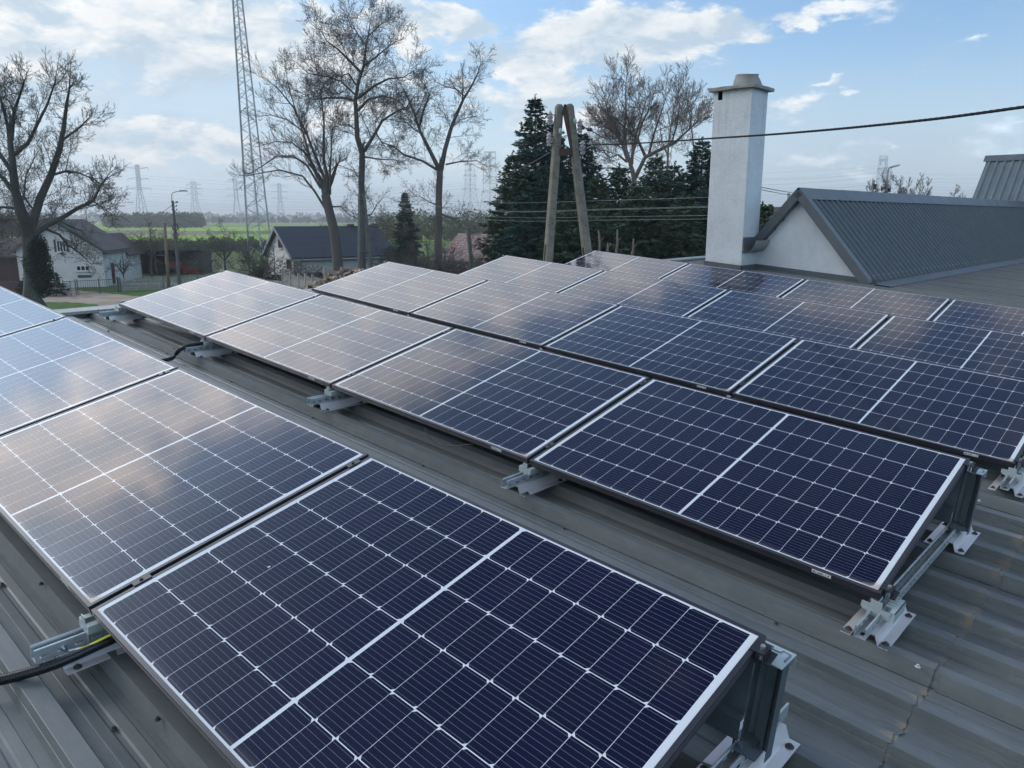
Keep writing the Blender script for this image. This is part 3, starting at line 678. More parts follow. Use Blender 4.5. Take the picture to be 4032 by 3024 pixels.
for (ax0, ax1, ay0, ay1) in ((x0 - 0.02, x1 + 0.02, y0 - 0.02, y0 - 0.004), (x1 + 0.004, x1 + 0.02, y0 - 0.02, y1 - 0.02)):
    bf.add([(ax0, ay0, rz(ax0, ay0) - 0.03), (ax1, ay0, rz(ax1, ay0) - 0.03), (ax1, ay1, rz(ax1, ay1) - 0.03), (ax0, ay1, rz(ax0, ay1) - 0.03), (ax0, ay0, rz(ax0, ay0) + 0.09), (ax1, ay0, rz(ax1, ay0) + 0.09), (ax1, ay1, rz(ax1, ay1) + 0.09), (ax0, ay1, rz(ax0, ay1) + 0.09)], [(0, 1, 5, 4), (1, 2, 6, 5), (2, 3, 7, 6), (3, 0, 4, 7), (4, 5, 6, 7)], Mi)
bf.build('base_flashing', M_TRIM, ch)

# ================================================================ annex with the steep gable roof
YAW = math.radians(-2.1)
ax_M = Matrix.Translation((-5.164, 11.5, 1.834)) @ Matrix.Rotation(YAW, 4, 'Z')
ax = empty('gable_roof_annex', ax_M, label='white gabled extension with steep dark corrugated roof behind the chimney', cat='building')
SL = math.atan2(1.655, 1.426); LEN = 18.6
cs, sn = math.cos(SL), math.sin(SL)
def slope_sheet(sign, s_len, y0, y1, pit=0.245):
    """corrugated slope, ribs running down from the ridge"""
    mb = MB(); pr = []
    k = 0
    while y0 + k * pit < y1:
        c = y0 + k * pit; pr += [(c, 0.0), (c + 0.022, 0.035), (c + 0.075, 0.035), (c + 0.10, 0.0), (c + 0.17, 0.0), (c + 0.175, 0.004)]; k += 1
    vs = []
    for s in (0.0, s_len * 0.5, s_len, ):
        for (y, h) in pr: vs.append((sign * (s * cs + h * sn), y, -s * sn + h * cs))
    n = len(pr); b0 = 2 * n
    for (y, h) in pr: vs.append((sign * (s_len * cs + (h - 0.003) * sn), y, -s_len * sn + (h - 0.003) * cs))
    fs = [(j * n + i, j * n + i + 1, j * n + n + i + 1, j * n + n + i) for j in range(3) for i in range(n - 1)]
    mb.add(vs, fs); return mb
slope_sheet(1, 2.13, -0.10, LEN).build('roof_sheet', M_ANX, ax)
slope_sheet(-1, 1.28, -0.10, LEN).build('roof_sheet', M_ANX, ax)
rc = MB()
for j in range(10):
    ya = -0.155 + j * 1.9; yb = min(ya + 1.93, LEN); h = 0.041 + (j % 2) * 0.0025
    if ya > LEN: break
    pts = [(0.235 * s * cs + h * s * sn if s else 0, (-0.235 * sn + h * cs) if s else (h / cs)) for s in (-1, 0, 1)]
    pts = [(pts[0][0], pts[0][1]), (-0.015, h / cs - 0.012), (0, h / cs - 0.006), (0.015, h / cs - 0.012), (pts[2][0], pts[2][1])]
    rc.prism(pts + [(p[0], p[1] - 0.004) for p in pts[::-1]], ya, yb, 'y')
rco = rc.build('ridge_cap', M_TRIM, ax)
rs = MB()
for j in range(30):
    rs.lathe([(0.008, 0), (0.006, 0.004), (0.004, 0.008)], 6, M=Matrix.Translation((0.21 * cs + 0.043 * sn, 0.1 + j * 0.61, -0.21 * sn + 0.043 * cs)) @ Matrix.Rotation(SL, 4, 'Y'))
rs.build('screw_line', M_SCREW, rco)
vb = MB()                                                            # verge trims on the front edge
for sign, ln in ((1, 2.15), (-1, 1.22)):
    R_ = Matrix.Rotation(SL * sign, 4, 'Y')
    x_a, x_b = (0.0, ln) if sign > 0 else (-ln, 0.0)
    vb.box(x_a, x_b, -0.165, -0.158, -0.105, 0.046, M=R_); vb.box(x_a, x_b, -0.158, 0.02, 0.042, 0.047, M=R_); vb.box(x_a, x_b, -0.158, -0.012, -0.105, -0.099, M=R_)
vb.build('verge_trim', M_TRIM, ax)
gw = MB()
zr = lambda X: rz(-5.164 + X, 11.5) - 1.834
gw.prism([(-0.80, zr(-0.80) - 0.1), (1.44, zr(1.44) - 0.1), (1.44, -1.665), (0.0, -0.03), (-0.80, -0.03 - 0.80 * sn / cs)], 0.0, 0.2, 'y')
gw.box(-0.80, -0.60, 0.2, LEN, -1.7, -0.95); gw.box(1.2, 1.30, 0.2, LEN, -1.9, -1.50)
gw.build('wall', M_PLASTER, ax)
jg = MB(); pts_t = []; n = 26                                        # ragged dark strip under the left verge
for sign, ln in ((-1, 1.05),):
    for i in range(n + 1):
        s = ln * i / n; pts_t.append((sign * s * cs, -0.075 - s * sn))
    low = [(p[0] + 0.045 + rr.uniform(-.012, .012), p[1] - 0.03 + rr.uniform(-.02, .01)) for p in pts_t[::-1]]
    jg.prism((pts_t + low), -0.006, -0.002, 'y')
jg.build('verge_strip', mat('dark_verge_strip', (0.035, 0.03, 0.035), 0.95, var=0.3, vscale=20), ax)
bs = MB()
bs.prism([(-0.80, zr(-0.80) - 0.02), (1.50, zr(1.50) - 0.02), (1.50, zr(1.50) + 0.085), (-0.80, zr(-0.80) + 0.085)], -0.014, -0.003, 'y')
bs.prism([(-0.80, zr(-0.80) - 0.02), (1.50, zr(1.50) - 0.02), (1.50, zr(1.50) + 0.012), (-0.80, zr(-0.80) + 0.012)], -0.16, -0.014, 'y')
bs.build('base_flashing', M_TRIM, ax)
gt = MB()                                                            # end of the gutter between chimney and annex
gm = ax_M.inverted()
gt.prism([(-5.945, 0.70), (-5.93, 0.99), (-5.925, 0.99), (-5.915, 0.80), (-5.90, 0.73)], 10.83, 11.50, 'y', M=gm)
gt.build('gutter_stop', M_TRIM, ax)
g2 = MB(); arc = [(10.86 + 0.20 * math.sin(a_) * 1.0, 0.93 - 0.20 * (1 - math.cos(a_)) * 0 - 0.20 * math.cos(a_)) for a_ in [i * PI / 2 / 8 for i in range(9)]]
g2.sheet([(-5.90, 0.72), (-5.86, 0.72), (-5.80, 0.76), (-5.74, 0.86), (-5.72, 0.93)], 10.93, 11.52, 0.004, 'y', M=gm)
smooth_by_angle(g2.build('gutter', M_FLASH, ax), 60)
# valley sheet lying on the low roof along the foot of the right slope
vl = MB()
p0 = (G3.T @ np.array([-5.164 + 1.30, 11.34, 0]))
for j in range(8):
    ya = 11.30 + j * 2.0; yb = ya + 2.04
    def vx(y, o): return -5.164 + o + (y - 11.5) * math.tan(-YAW) + 0.0
    q = []
    for (y) in (ya, yb):
        for o_ in (1.22, 1.76): 
            wx = vx(y, o_); q.append((wx, y, rz(wx, y) + 0.016 + (j % 2) * 0.003))
    for (y) in (ya, yb):
        wx = vx(y, 1.762); q.append((wx, y, rz(wx, y) - 0.008))
    vl.add(q, [(0, 1, 3, 2), (1, 4, 5, 3)], gm)
vl.build('valley_flashing', M_FLASH if False else M_TRIM, ax)

# ================================================================ taller roof at the far right
tr = empty('tall_metal_roof', Vector((-6.08, 30.0, 3.484)), label='taller corrugated roof rising behind the annex ridge at the right edge', cat='building')
SLT = math.radians(43); ct, st_ = math.cos(SLT), math.sin(SLT); mb = MB(); pr = []
for k in range(44):
    c = 0.06 + k * 0.241; pr += [(c, 0.0), (c + 0.03, 0.04), (c + 0.075, 0.04), (c + 0.105, 0.0)]
pr = [(0.0, 0.0)] + pr
vs = []
for s in (0.0, 5.2):
    for x, h in pr: vs.append((x, -(s * ct + h * st_), -s * st_ + h * ct))
n = len(pr); mb.add(vs, [(i, n + i, n + i + 1, i + 1) for i in range(n - 1)]); mb.build('roof_sheet', mat('blue_grey_roof_sheet', (0.10, 0.13, 0.15), 0.5, var=0.2, vscale=1.5), tr)
mb = MB(); mb.prism([(-0.28 * ct - 0.05 * st_, -0.28 * st_ + 0.05 * ct), (-0.02, 0.062), (0.02, 0.062), (0.28 * ct, -0.28 * st_), (0.28 * ct - .003, -0.28 * st_ - .005), (0.0, 0.05), (-0.28 * ct - 0.045 * st_, -0.28 * st_ + 0.045 * ct - 0.006)][::-1], -0.09, 10.7, 'x'); mb.build('ridge_cap', M_TRIM, tr)
mb = MB(); mb.add([(0.01, 0, -0.02), (0.01, -5.2 * ct, -5.2 * st_ - 0.02), (0.01, 3.5, -5.2 * st_ - 0.02), (0.01, 3.5, -3.2)], [(0, 1, 2, 3)]); mb.box(0.02, 10.6, 3.3, 3.5, -7.5, -3.3); mb.add([(0, 0, 0), (10.6, 0, 0), (10.6, 3.6, -3.35), (0, 3.6, -3.35)], [(0, 1, 2, 3)])
mb.box(0.03, 10.6, -3.75, -3.6, -8.0, -3.62)
mb.build('wall', M_WALL, tr)
# ================================================================ vegetation builders
def tubes_mesh(name, polys):
    """polys: list of (points[], radii[]) -> one mesh of tapered tubes"""
    V = []; Fc = []; base = 0
    for ns in (7, 5, 3):
        sel = [p for p in polys if (p[1][0] > 0.09 and ns == 7) or (0.028 < p[1][0] <= 0.09 and ns == 5) or (p[1][0] <= 0.028 and ns == 3)]
        if not sel: continue
        P = np.array([q for p in sel for q in p[0]], float); R_ = np.array([q for p in sel for q in p[1]], float)
        T = np.zeros_like(P); i = 0; link_ = []
        for p in sel:
            n = len(p[0]); a = P[i:i + n]; T[i:i + n] = np.gradient(a, axis=0) if n > 2 else (a[-1] - a[0]); link_.append(np.arange(i, i + n - 1)); i += n
        T /= np.linalg.norm(T, axis=1, keepdims=True) + 1e-9
        ref = np.where(np.abs(T[:, 2:3]) > 0.93, np.array([[1.0, 0, 0]]), np.array([[0, 0, 1.0]]))
        # one reference per polyline keeps the rings untwisted
        i = 0
        for p in sel:
            n = len(p[0]); ref[i:i + n] = ref[i]; i += n
        A = np.cross(T, ref); A /= np.linalg.norm(A, axis=1, keepdims=True) + 1e-9; B = np.cross(T, A)
        th = np.arange(ns) * 2 * PI / ns
        ring = P[:, None, :] + R_[:, None, None] * (A[:, None, :] * np.cos(th)[None, :, None] + B[:, None, :] * np.sin(th)[None, :, None])
        V.append(ring.reshape(-1, 3)); L = np.concatenate(link_)
        for k in range(ns):
            k2 = (k + 1) % ns
            Fc.append(np.stack([L * ns + k, L * ns + k2, (L + 1) * ns + k2, (L + 1) * ns + k], 1) + base)
        base += len(P) * ns
    return quads(name, np.concatenate(V), np.concatenate(Fc))
def quads(name, V, Q, smooth=False):
    me = bpy.data.meshes.new(name); me.vertices.add(len(V)); me.vertices.foreach_set('co', np.asarray(V, np.float32).ravel())
    k = Q.shape[1]; me.loops.add(Q.size); me.loops.foreach_set('vertex_index', Q.astype(np.int32).ravel())
    me.polygons.add(len(Q)); me.polygons.foreach_set('loop_start', np.arange(len(Q), dtype=np.int32) * k); me.polygons.foreach_set('loop_total', np.full(len(Q), k, np.int32))
    me.update(calc_edges=True); return me
def nrm(v):
    l = math.sqrt(v[0] * v[0] + v[1] * v[1] + v[2] * v[2]) or 1; return (v[0] / l, v[1] / l, v[2] / l)
class Tree:
    def __init__(s, seed, up=0.25, wig=0.22, ang=(28, 60), lens=(0.55, 0.8), dens=1.0, rmin=0.010, maxlev=4, droop=0.0, tip=0.45):
        s.r = random.Random(seed); s.up = up; s.wig = wig; s.ang = ang; s.lens = lens; s.dens = dens; s.rmin = rmin; s.maxlev = maxlev; s.droop = droop; s.tip = tip; s.P = []
    def dev(s, d, a):
        r = s.r; q = nrm((r.gauss(0, 1), r.gauss(0, 1), r.gauss(0, 1)))
        c = (d[1] * q[2] - d[2] * q[1], d[2] * q[0] - d[0] * q[2], d[0] * q[1] - d[1] * q[0]); c = nrm(c)
        return nrm(tuple(d[i] * math.cos(a) + c[i] * math.sin(a) for i in range(3)))
    def limb(s, pts, r0, r1, lev=1, clen=None, start=0.25, n=None):
        """an explicit limb; grows twigs along it"""
        m = len(pts) - 1; rad = [r0 + (r1 - r0) * i / m for i in range(m + 1)]
        s.P.append((pts, rad)); s.spawn(pts, rad, lev, clen, start, n)
    def spawn(s, pts, rad, lev, clen, start=0.25, n=None):
        if lev > s.maxlev: return
        r = s.r; L = sum(math.dist(a, b) for a, b in zip(pts, pts[1:]))
        clen = clen or L * 0.6
        n = n if n is not None else max(2, int(s.dens * (2.2 + L / max(0.35, clen * 0.30))))
        m = len(pts) - 1
        for k in range(n):
            t = start + (1 - start) * ((k + r.random()) / n); f = t * m; i = min(int(f), m - 1); u = f - i
            p = tuple(pts[i][j] * (1 - u) + pts[i + 1][j] * u for j in range(3)); d = nrm(tuple(pts[i + 1][j] - pts[i][j] for j in range(3)))
            rr = rad[i] * (1 - u) + rad[i + 1] * u
            cl = clen * r.uniform(0.55, 1.1) * (1.0 - 0.45 * t); s.grow(p, s.dev(d, math.radians(r.uniform(*s.ang))), cl, min(rr * 0.7, cl * 0.014 + s.rmin * 0.4), lev)
        # the tip goes on as a fork
        if lev <= s.maxlev:
            d = nrm(tuple(pts[-1][j] - pts[-2][j] for j in range(3)))
            for _ in range(2): s.grow(tuple(pts[-1]), s.dev(d, math.radians(r.uniform(8, 28))), clen * 0.6 * r.uniform(.7, 1.1), max(rad[-1] * 0.8, s.rmin), lev)
    def grow(s, p, d, L, r0, lev):
        r = s.r; n = 4 if lev < s.maxlev else 3; st = L / n; pts = [p]; r0 = max(r0, s.rmin); r1 = max(r0 * 0.35, s.rmin * 0.75); rad = [r0]
        up = s.up * (1 if lev > 1 else 0.6) - s.droop * (lev >= 3)
        for i in range(n):
            d = nrm((d[0] + r.gauss(0, s.wig) * 0.8, d[1] + r.gauss(0, s.wig) * 0.8, d[2] + r.gauss(0, s.wig) * 0.6 + up * 0.5))
            p = (p[0] + d[0] * st, p[1] + d[1] * st, p[2] + d[2] * st); pts.append(p); rad.append(r0 + (r1 - r0) * (i + 1) / n)
        s.P.append((pts, rad))
        if lev < s.maxlev and L > 0.3: s.spawn(pts, rad, lev + 1, L * r.uniform(*s.lens), 0.15)
    def build(s, name, matl, base, **kw):
        root = empty(name, Vector(base)); b = tuple(base)
        polys = [([(q[0] - b[0], q[1] - b[1], q[2] - b[2]) for q in p[0]], p[1]) for p in s.P]
        big = [p for p in polys if p[1][0] > s.split]; small = [p for p in polys if p[1][0] <= s.split]
        for nm, ps in (('trunk', big), ('crown', small)):
            if ps:
                me = tubes_mesh(nm, ps); me.materials.append(matl); me.polygons.foreach_set('use_smooth', [True] * len(me.polygons)); link(nm, me, root)
        return tag(root, **kw)
    split = 0.10
def jit_depth(pts2, D, seed, spread, f):
    """picture polyline -> 3-D polyline round distance D, each limb swinging toward or away from the camera"""
    rr = random.Random(seed); a = rr.uniform(-1, 1) * spread; n = len(pts2)
    out = []
    for i, q in enumerate(pts2):
        u, v = f(*q); t = i / max(1, n - 1); out.append(tuple(at(u, v, D + a * t ** 1.2 + (rr.uniform(-.12, .12) * spread if i else 0))))
    # subdivide with a little wobble
    res = [out[0]]
    for p, q in zip(out, out[1:]):
        L = math.dist(p, q); k = max(1, int(L / 1.1))
        for j in range(1, k + 1):
            t = j / k; w_ = 0.035 * L * (j < k)
            res.append(tuple(p[i] * (1 - t) + q[i] * t + rr.gauss(0, w_ / max(1, k) ** .5) for i in range(3)))
    return res
BARK = mat('grey_brown_bark', (0.085, 0.078, 0.075), 0.9, var=0.3, vscale=1.5, bump=0.6, bscale=12, stretch=(1, 1, .4))
BARKD = mat('dark_ivy_bark', (0.055, 0.060, 0.056), 0.9, var=0.3, vscale=2, bump=0.6, bscale=12)
BARKL = mat('warm_twig_bark', (0.13, 0.105, 0.095), 0.9, var=0.25, vscale=1.5)
def leafmat(name, c1, c2, scale=0.35):
    m_ = bpy.data.materials.new(name); m_.use_nodes = True; t = NT(m_.node_tree); b = t.n['Principled BSDF']
    v = t.new('ShaderNodeTexCoord').outputs['Object']
    f_ = t.map(t.m('ADD', t.m('MULTIPLY', t.noise(v, scale, 3, 0.6), 0.6), t.m('MULTIPLY', t.noise(v, scale * 14, 3, 0.6), 0.4)), 0.35, 0.65)
    t.l.new(t.mix(f_, c1, c2), b.inputs['Base Color']); b.inputs['Roughness'].default_value = 0.85; b.inputs['Specular IOR Level'].default_value = 0.15
    return m_
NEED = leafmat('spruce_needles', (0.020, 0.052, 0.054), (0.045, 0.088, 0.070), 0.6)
NEED2 = leafmat('yellowish_spruce_needles', (0.026, 0.058, 0.044), (0.070, 0.108, 0.062), 0.6)  # paler, yellower green needles
IVY = leafmat('ivy_leaves', (0.010, 0.022, 0.018), (0.022, 0.038, 0.026), 1.0)
SHRUB = leafmat('budding_shrub', (0.05, 0.06, 0.04), (0.10, 0.11, 0.06), 0.8)
YEL = leafmat('forsythia', (0.18, 0.18, 0.04), (0.30, 0.28, 0.06), 2.0)

def spruce(base, H, R0, seed, n_whorl=None, matl=None, **kw):
    """trunk, whorled drooping branches, needle sprays as many small blades"""
    rr = np.random.default_rng(seed); root = empty('spruce', Vector(base))
    tk = MB(); tk.tube([(0, 0, 0), (0.02, 0, H * .5), (0, 0.02, H - 0.1)], [0.035 * H * .55, 0.02 * H * .5, 0.01], 7)
    tk.build('trunk', BARK, root, smooth=True)
    C = []; Dr = []; Sz = []
    br = MB(); z = 0.35
    while z < H - 0.15:
        t = z / H; L = R0 * (1 - t) ** 0.80 * rr.uniform(0.82, 1.12) + 0.10; nb = int(rr.integers(6, 9)); a0 = rr.uniform(0, 6.28)
        for k in range(nb):
            a = a0 + k * 2 * PI / nb + rr.uniform(-.3, .3); l = L * rr.uniform(.62, 1.18)
            pitch = 0.55 * (t - 0.45) + rr.uniform(-.12, .12)              # low branches droop, high ones rise
            m = max(4, int(l / 0.12))
            for j in range(1, m + 1):
                s_ = j / m; rad = l * s_; zz = z + rad * pitch + 0.10 * rad * rad * 0.5 / max(.4, l)
                c = np.array([math.cos(a) * rad, math.sin(a) * rad, zz])
                nsp = 4 if s_ > .3 else 2
                for q in range(nsp):
                    sd = rr.uniform(-1, 1); side = a + sd * 1.25
                    wl_ = (0.16 + 0.20 * (1 - s_)) * min(1.0, l) + 0.10
                    d = np.array([math.cos(side), math.sin(side), pitch * .6 - 0.25 * rr.random() - .10]); 
                    C.append(c + rr.normal(0, .035, 3)); Dr.append(d / np.linalg.norm(d)); Sz.append(wl_ * rr.uniform(.7, 1.25))
        z += 0.12 + 0.07 * rr.random() + 0.03 * (1 - t)
    for k in range(10):                                                    # leader
        C.append(np.array([0, 0, H - 0.45 + k * .05])); a = rr.uniform(0, 6.28); Dr.append(np.array([math.cos(a) * .5, math.sin(a) * .5, .7])); Sz.append(.16)
    C = np.array(C); Dr = np.array(Dr); Sz = np.array(Sz)[:, None]
    n = len(C); up = rr.normal(0, .5, (n, 3)) + np.array([0, 0, 1.0]); S = np.cross(Dr, up); S /= np.linalg.norm(S, axis=1, keepdims=True)
    Vs = []; Qs = []; b0 = 0
    for off in (-0.62, -0.2, 0.22, 0.6):                                   # each spray: a fan of slim blades
        tip = C + (Dr * np.cos(off) + S * np.sin(off)) * Sz * (1 - abs(off) * .35); mid = C * .45 + tip * .55; wv = np.cross(Dr, S) * (rr.normal(0, .012, (n, 1))) 
        wd = 0.021 * (0.8 + Sz)
        q = np.stack([C, mid + S * wd + wv, tip, mid - S * wd - wv], 1); Vs.append(q.reshape(-1, 3)); Qs.append(np.arange(n * 4).reshape(n, 4) + b0); b0 += n * 4
    me = quads('crown', np.concatenate(Vs), np.concatenate(Qs)); me.materials.append(matl or NEED); link('crown', me, root)
    return tag(root, **kw)
def leaf_cloud(name, centers, radii, n, size, matl, parent, seed=0, M=None):
    """foliage of n small leaf blades spread through ellipsoids"""
    rr = np.random.default_rng(seed); cs_ = np.array(centers, float); rd = np.array(radii, float)
    w_ = rd.prod(axis=1) ** .67; idx = rr.choice(len(cs_), n, p=w_ / w_.sum())
    d = rr.normal(0, 1, (n, 3)); d /= np.linalg.norm(d, axis=1, keepdims=True); r_ = rr.uniform(.35, 1.08, (n, 1)) ** .6
    P = cs_[idx] + d * r_ * rd[idx]; A = rr.normal(0, 1, (n, 3)); A /= np.linalg.norm(A, axis=1, keepdims=True); B = np.cross(A, rr.normal(0, 1, (n, 3))); B /= np.linalg.norm(B, axis=1, keepdims=True)
    s_ = size * rr.uniform(.6, 1.4, (n, 1)); q = np.stack([P - A * s_, P + B * s_ * .55, P + A * s_, P - B * s_ * .55], 1)
    me = quads(name, q.reshape(-1, 3), np.arange(n * 4).reshape(n, 4)); me.materials.append(matl); return link(name, me, parent)

# ================================================================ ground, fields, road
def gmat():
    m_ = bpy.data.materials.new('meadow_ground'); m_.use_nodes = True; t = NT(m_.node_tree); b = t.n['Principled BSDF']
    v = t.new('ShaderNodeTexCoord').outputs['Object']
    a = t.noise(v, 0.05, 5, 0.6); c_ = t.noise(v, 0.9, 5, 0.65); g = t.noise(v, 9.0, 3, 0.6)
    c = t.mix(t.map(c_, .35, .65), (0.050, 0.095, 0.030), (0.085, 0.135, 0.040))
    c = t.mix(t.map(t.m('ADD', a, t.m('MULTIPLY', g, .3)), .60, .74), c, (0.12, 0.11, 0.07))
    t.l.new(c, b.inputs['Base Color']); b.inputs['Roughness'].default_value = 0.95; b.inputs['Specular IOR Level'].default_value = 0.1
    return m_
def flat(name, pts, z, matl, **kw):
    mb = MB(); o = pts[0]
    mb.add([(p[0], p[1], z) for p in pts], [tuple(range(len(pts)))]); return mb.build(name, matl, **kw)
fwd2 = np.array([RW[2][0], RW[2][1]]); fwd2 /= np.linalg.norm(fwd2)
gm_ = MB(); Rg = 9000
gm_.add([(math.cos(a) * r_, math.sin(a) * r_, GZ) for r_ in (60, 600, Rg) for a in [i * 2 * PI / 48 for i in range(48)]] + [(0, 0, GZ)],
        [(k, (k + 1) % 48, 144) for k in range(48)] + [(j * 48 + k, (j + 1) * 48 + k, (j + 1) * 48 + (k + 1) % 48, j * 48 + (k + 1) % 48) for j in range(2) for k in range(48)])
gm_.build('ground', gmat(), kind='structure')
def strip(name, u0, u1, ya0, ya1, yb0, yb1, z, c, n=16, rag=0.0, rough=.95, vs=.05):
    """ground sheet seen between two picture heights"""
    rr = random.Random(name); P = []
    for i in range(n + 1):
        u = u0 + (u1 - u0) * i / n; P.append(gnd(u, ya0 + (ya1 - ya0) * i / n + rr.uniform(-1, 1) * rag))
    for i in range(n, -1, -1):
        u = u0 + (u1 - u0) * i / n; P.append(gnd(u, yb0 + (yb1 - yb0) * i / n + rr.uniform(-1, 1) * rag))
    m_ = mat(name + '_surface', c, rough, var=.22, vscale=vs, spec=.1) if isinstance(c, tuple) else c
    return flat(name, P, GZ + z, m_, kind='structure')
strip('field', -700, 1900, 874, 874, 893, 893, .05, (0.15, 0.22, 0.05))
strip('field', -700, 1750, 893.5, 893.5, 912, 908, .05, (0.22, 0.36, 0.05))
strip('ploughed_field', 440, 900, 905, 914, 926, 924, .09, (0.17, 0.13, 0.11))
strip('field', -700, 1750, 926, 922, 946, 950, .08, (0.20, 0.33, 0.05))
strip('field', -700, 1800, 946, 950, 1015, 1012, .04, (0.075, 0.12, 0.035), vs=.3)
def dirtmat():
    m_ = bpy.data.materials.new('dirt_yard_surface'); m_.use_nodes = True; t = NT(m_.node_tree); b = t.n['Principled BSDF']
    v = t.new('ShaderNodeTexCoord').outputs['Object']
    n_ = t.noise(t.vm('MULTIPLY', v, (1, .5, 1)), 0.7, 6, 0.65); n2 = t.noise(v, 5, 4, .6)
    c = t.mix(t.map(n_, .35, .62), (0.20, 0.155, 0.125), (0.30, 0.26, 0.215)); c = t.mix(t.map(n2, .6, .75, 0, .5), c, (0.14, 0.11, 0.09))
    c = t.mix(t.map(t.noise(v, 0.45, 4, .7), .58, .68, 0, .8), c, (0.10, 0.13, 0.05))
    t.l.new(c, b.inputs['Base Color']); b.inputs['Roughness'].default_value = 0.95; return m_
strip('dirt_yard', -900, 900, 1128, 1128, 1300, 1210, .008, dirtmat(), 30, 3)
strip('road', -900, 1000, 1121, 1112, 1136, 1122, .016, (0.25, 0.26, 0.28), 20, .6, .9, 1.0)
LAWN = mat('lawn_surface', (0.055, 0.115, 0.03), 0.95, var=.25, vscale=1.3, spec=.1)
def patch(name, pts, z, m_, seed=0):
    rr = random.Random(seed); out = []
    for (a, b), (c, d) in zip(pts, pts[1:] + pts[:1]):
        for k in range(6):
            t = k / 6; out.append(gnd(a + (c - a) * t + rr.uniform(-6, 6), b + (d - b) * t + rr.uniform(-1.5, 1.5)))
    return flat(name, out, GZ + z, m_, kind='structure')
patch('lawn', [(300, 1133), (560, 1122), (900, 1118), (900, 1180), (520, 1165), (400, 1152), (300, 1143)], .024, LAWN, 3)
patch('lawn', [(-300, 1260), (120, 1190), (260, 1191), (380, 1200), (420, 1222), (350, 1300), (-300, 1330)], .024, LAWN, 4)

# ---------------------------------------------------------------- far hills, woods and hedges
hl = MB(); rr = random.Random(5); n = 90; vs = []
for i in range(n + 1):
    u = -1200 + 6400 * i / n; y = 851.0 + 2.0 * math.sin(i * .21) + 1.2 * math.sin(i * .53 + 1)
    p = at(u, y, 6500); q = at(u, 870, 6500); vs += [tuple(p), (q.x, q.y, GZ - 5), tuple(at(u, y + 3, 7600))]
hl.add(vs, [(3 * i, 3 * i + 1, 3 * i + 4, 3 * i + 3) for i in range(n)] + [(3 * i + 2, 3 * i, 3 * i + 3, 3 * i + 5) for i in range(n)])
hl.build('hills', mat('far_hills', (0.045, 0.065, 0.05), .95, var=.2, vscale=.002), kind='structure')
WOOD = leafmat('far_wood_leaves', (0.045, 0.052, 0.035), (0.085, 0.088, 0.055), 0.02)
WOODG = leafmat('far_green_wood', (0.05, 0.065, 0.03), (0.12, 0.14, 0.055), 0.03)
def wood(label, u0, u1, D, h0, h1, n, size, seed, m_=None, dens=9):
    rr = random.Random(seed); cs_ = []; rd = []
    k = max(3, int(abs(u1 - u0) / dens))
    for i in range(k):
        u = u0 + (u1 - u0) * (i + rr.random()) / k; Dd = D * rr.uniform(.97, 1.08); g_ = below(u, Dd); h = rr.uniform(h0, h1)
        cs_.append((g_.x, g_.y, GZ + h * .5)); rd.append((h * .42, h * .42, h * .52))
    return tag(leaf_cloud('far_wood', cs_, rd, n, size, m_ or WOOD, None, seed), label, 'woodland', kind='stuff')
wood('grey-brown wood on the plain left of the street pole', 420, 800, 520, 6.5, 10, 9000, .7, 1)
wood('long hazy tree line on the horizon', -500, 2300, 1500, 10, 17, 16000, 1.8, 2, dens=14)
wood('paler hedge line before the horizon', 780, 1900, 950, 4, 8, 7000, 1.2, 3, dens=12)
wood('light green wood between the forked tree and the spruces', 1500, 2000, 210, 5, 8.5, 9000, .35, 4, WOODG, 14)
wood('dark hedge behind the left houses', -300, 220, 300, 4, 8, 7000, .5, 5, dens=12)
wood('low brushwood behind the shed and the lattice mast', 480, 1060, 150, 1.2, 2.6, 12000, .16, 6, SHRUB, 9)
wood('orchard thicket behind the dark-roofed house', 1180, 1560, 105, 2.5, 5.2, 7000, .16, 7, WOOD, 14)
wood('far tree band at right beyond the annex ridge', 3500, 4200, 420, 6, 9.5, 3000, .5, 8, dens=20)

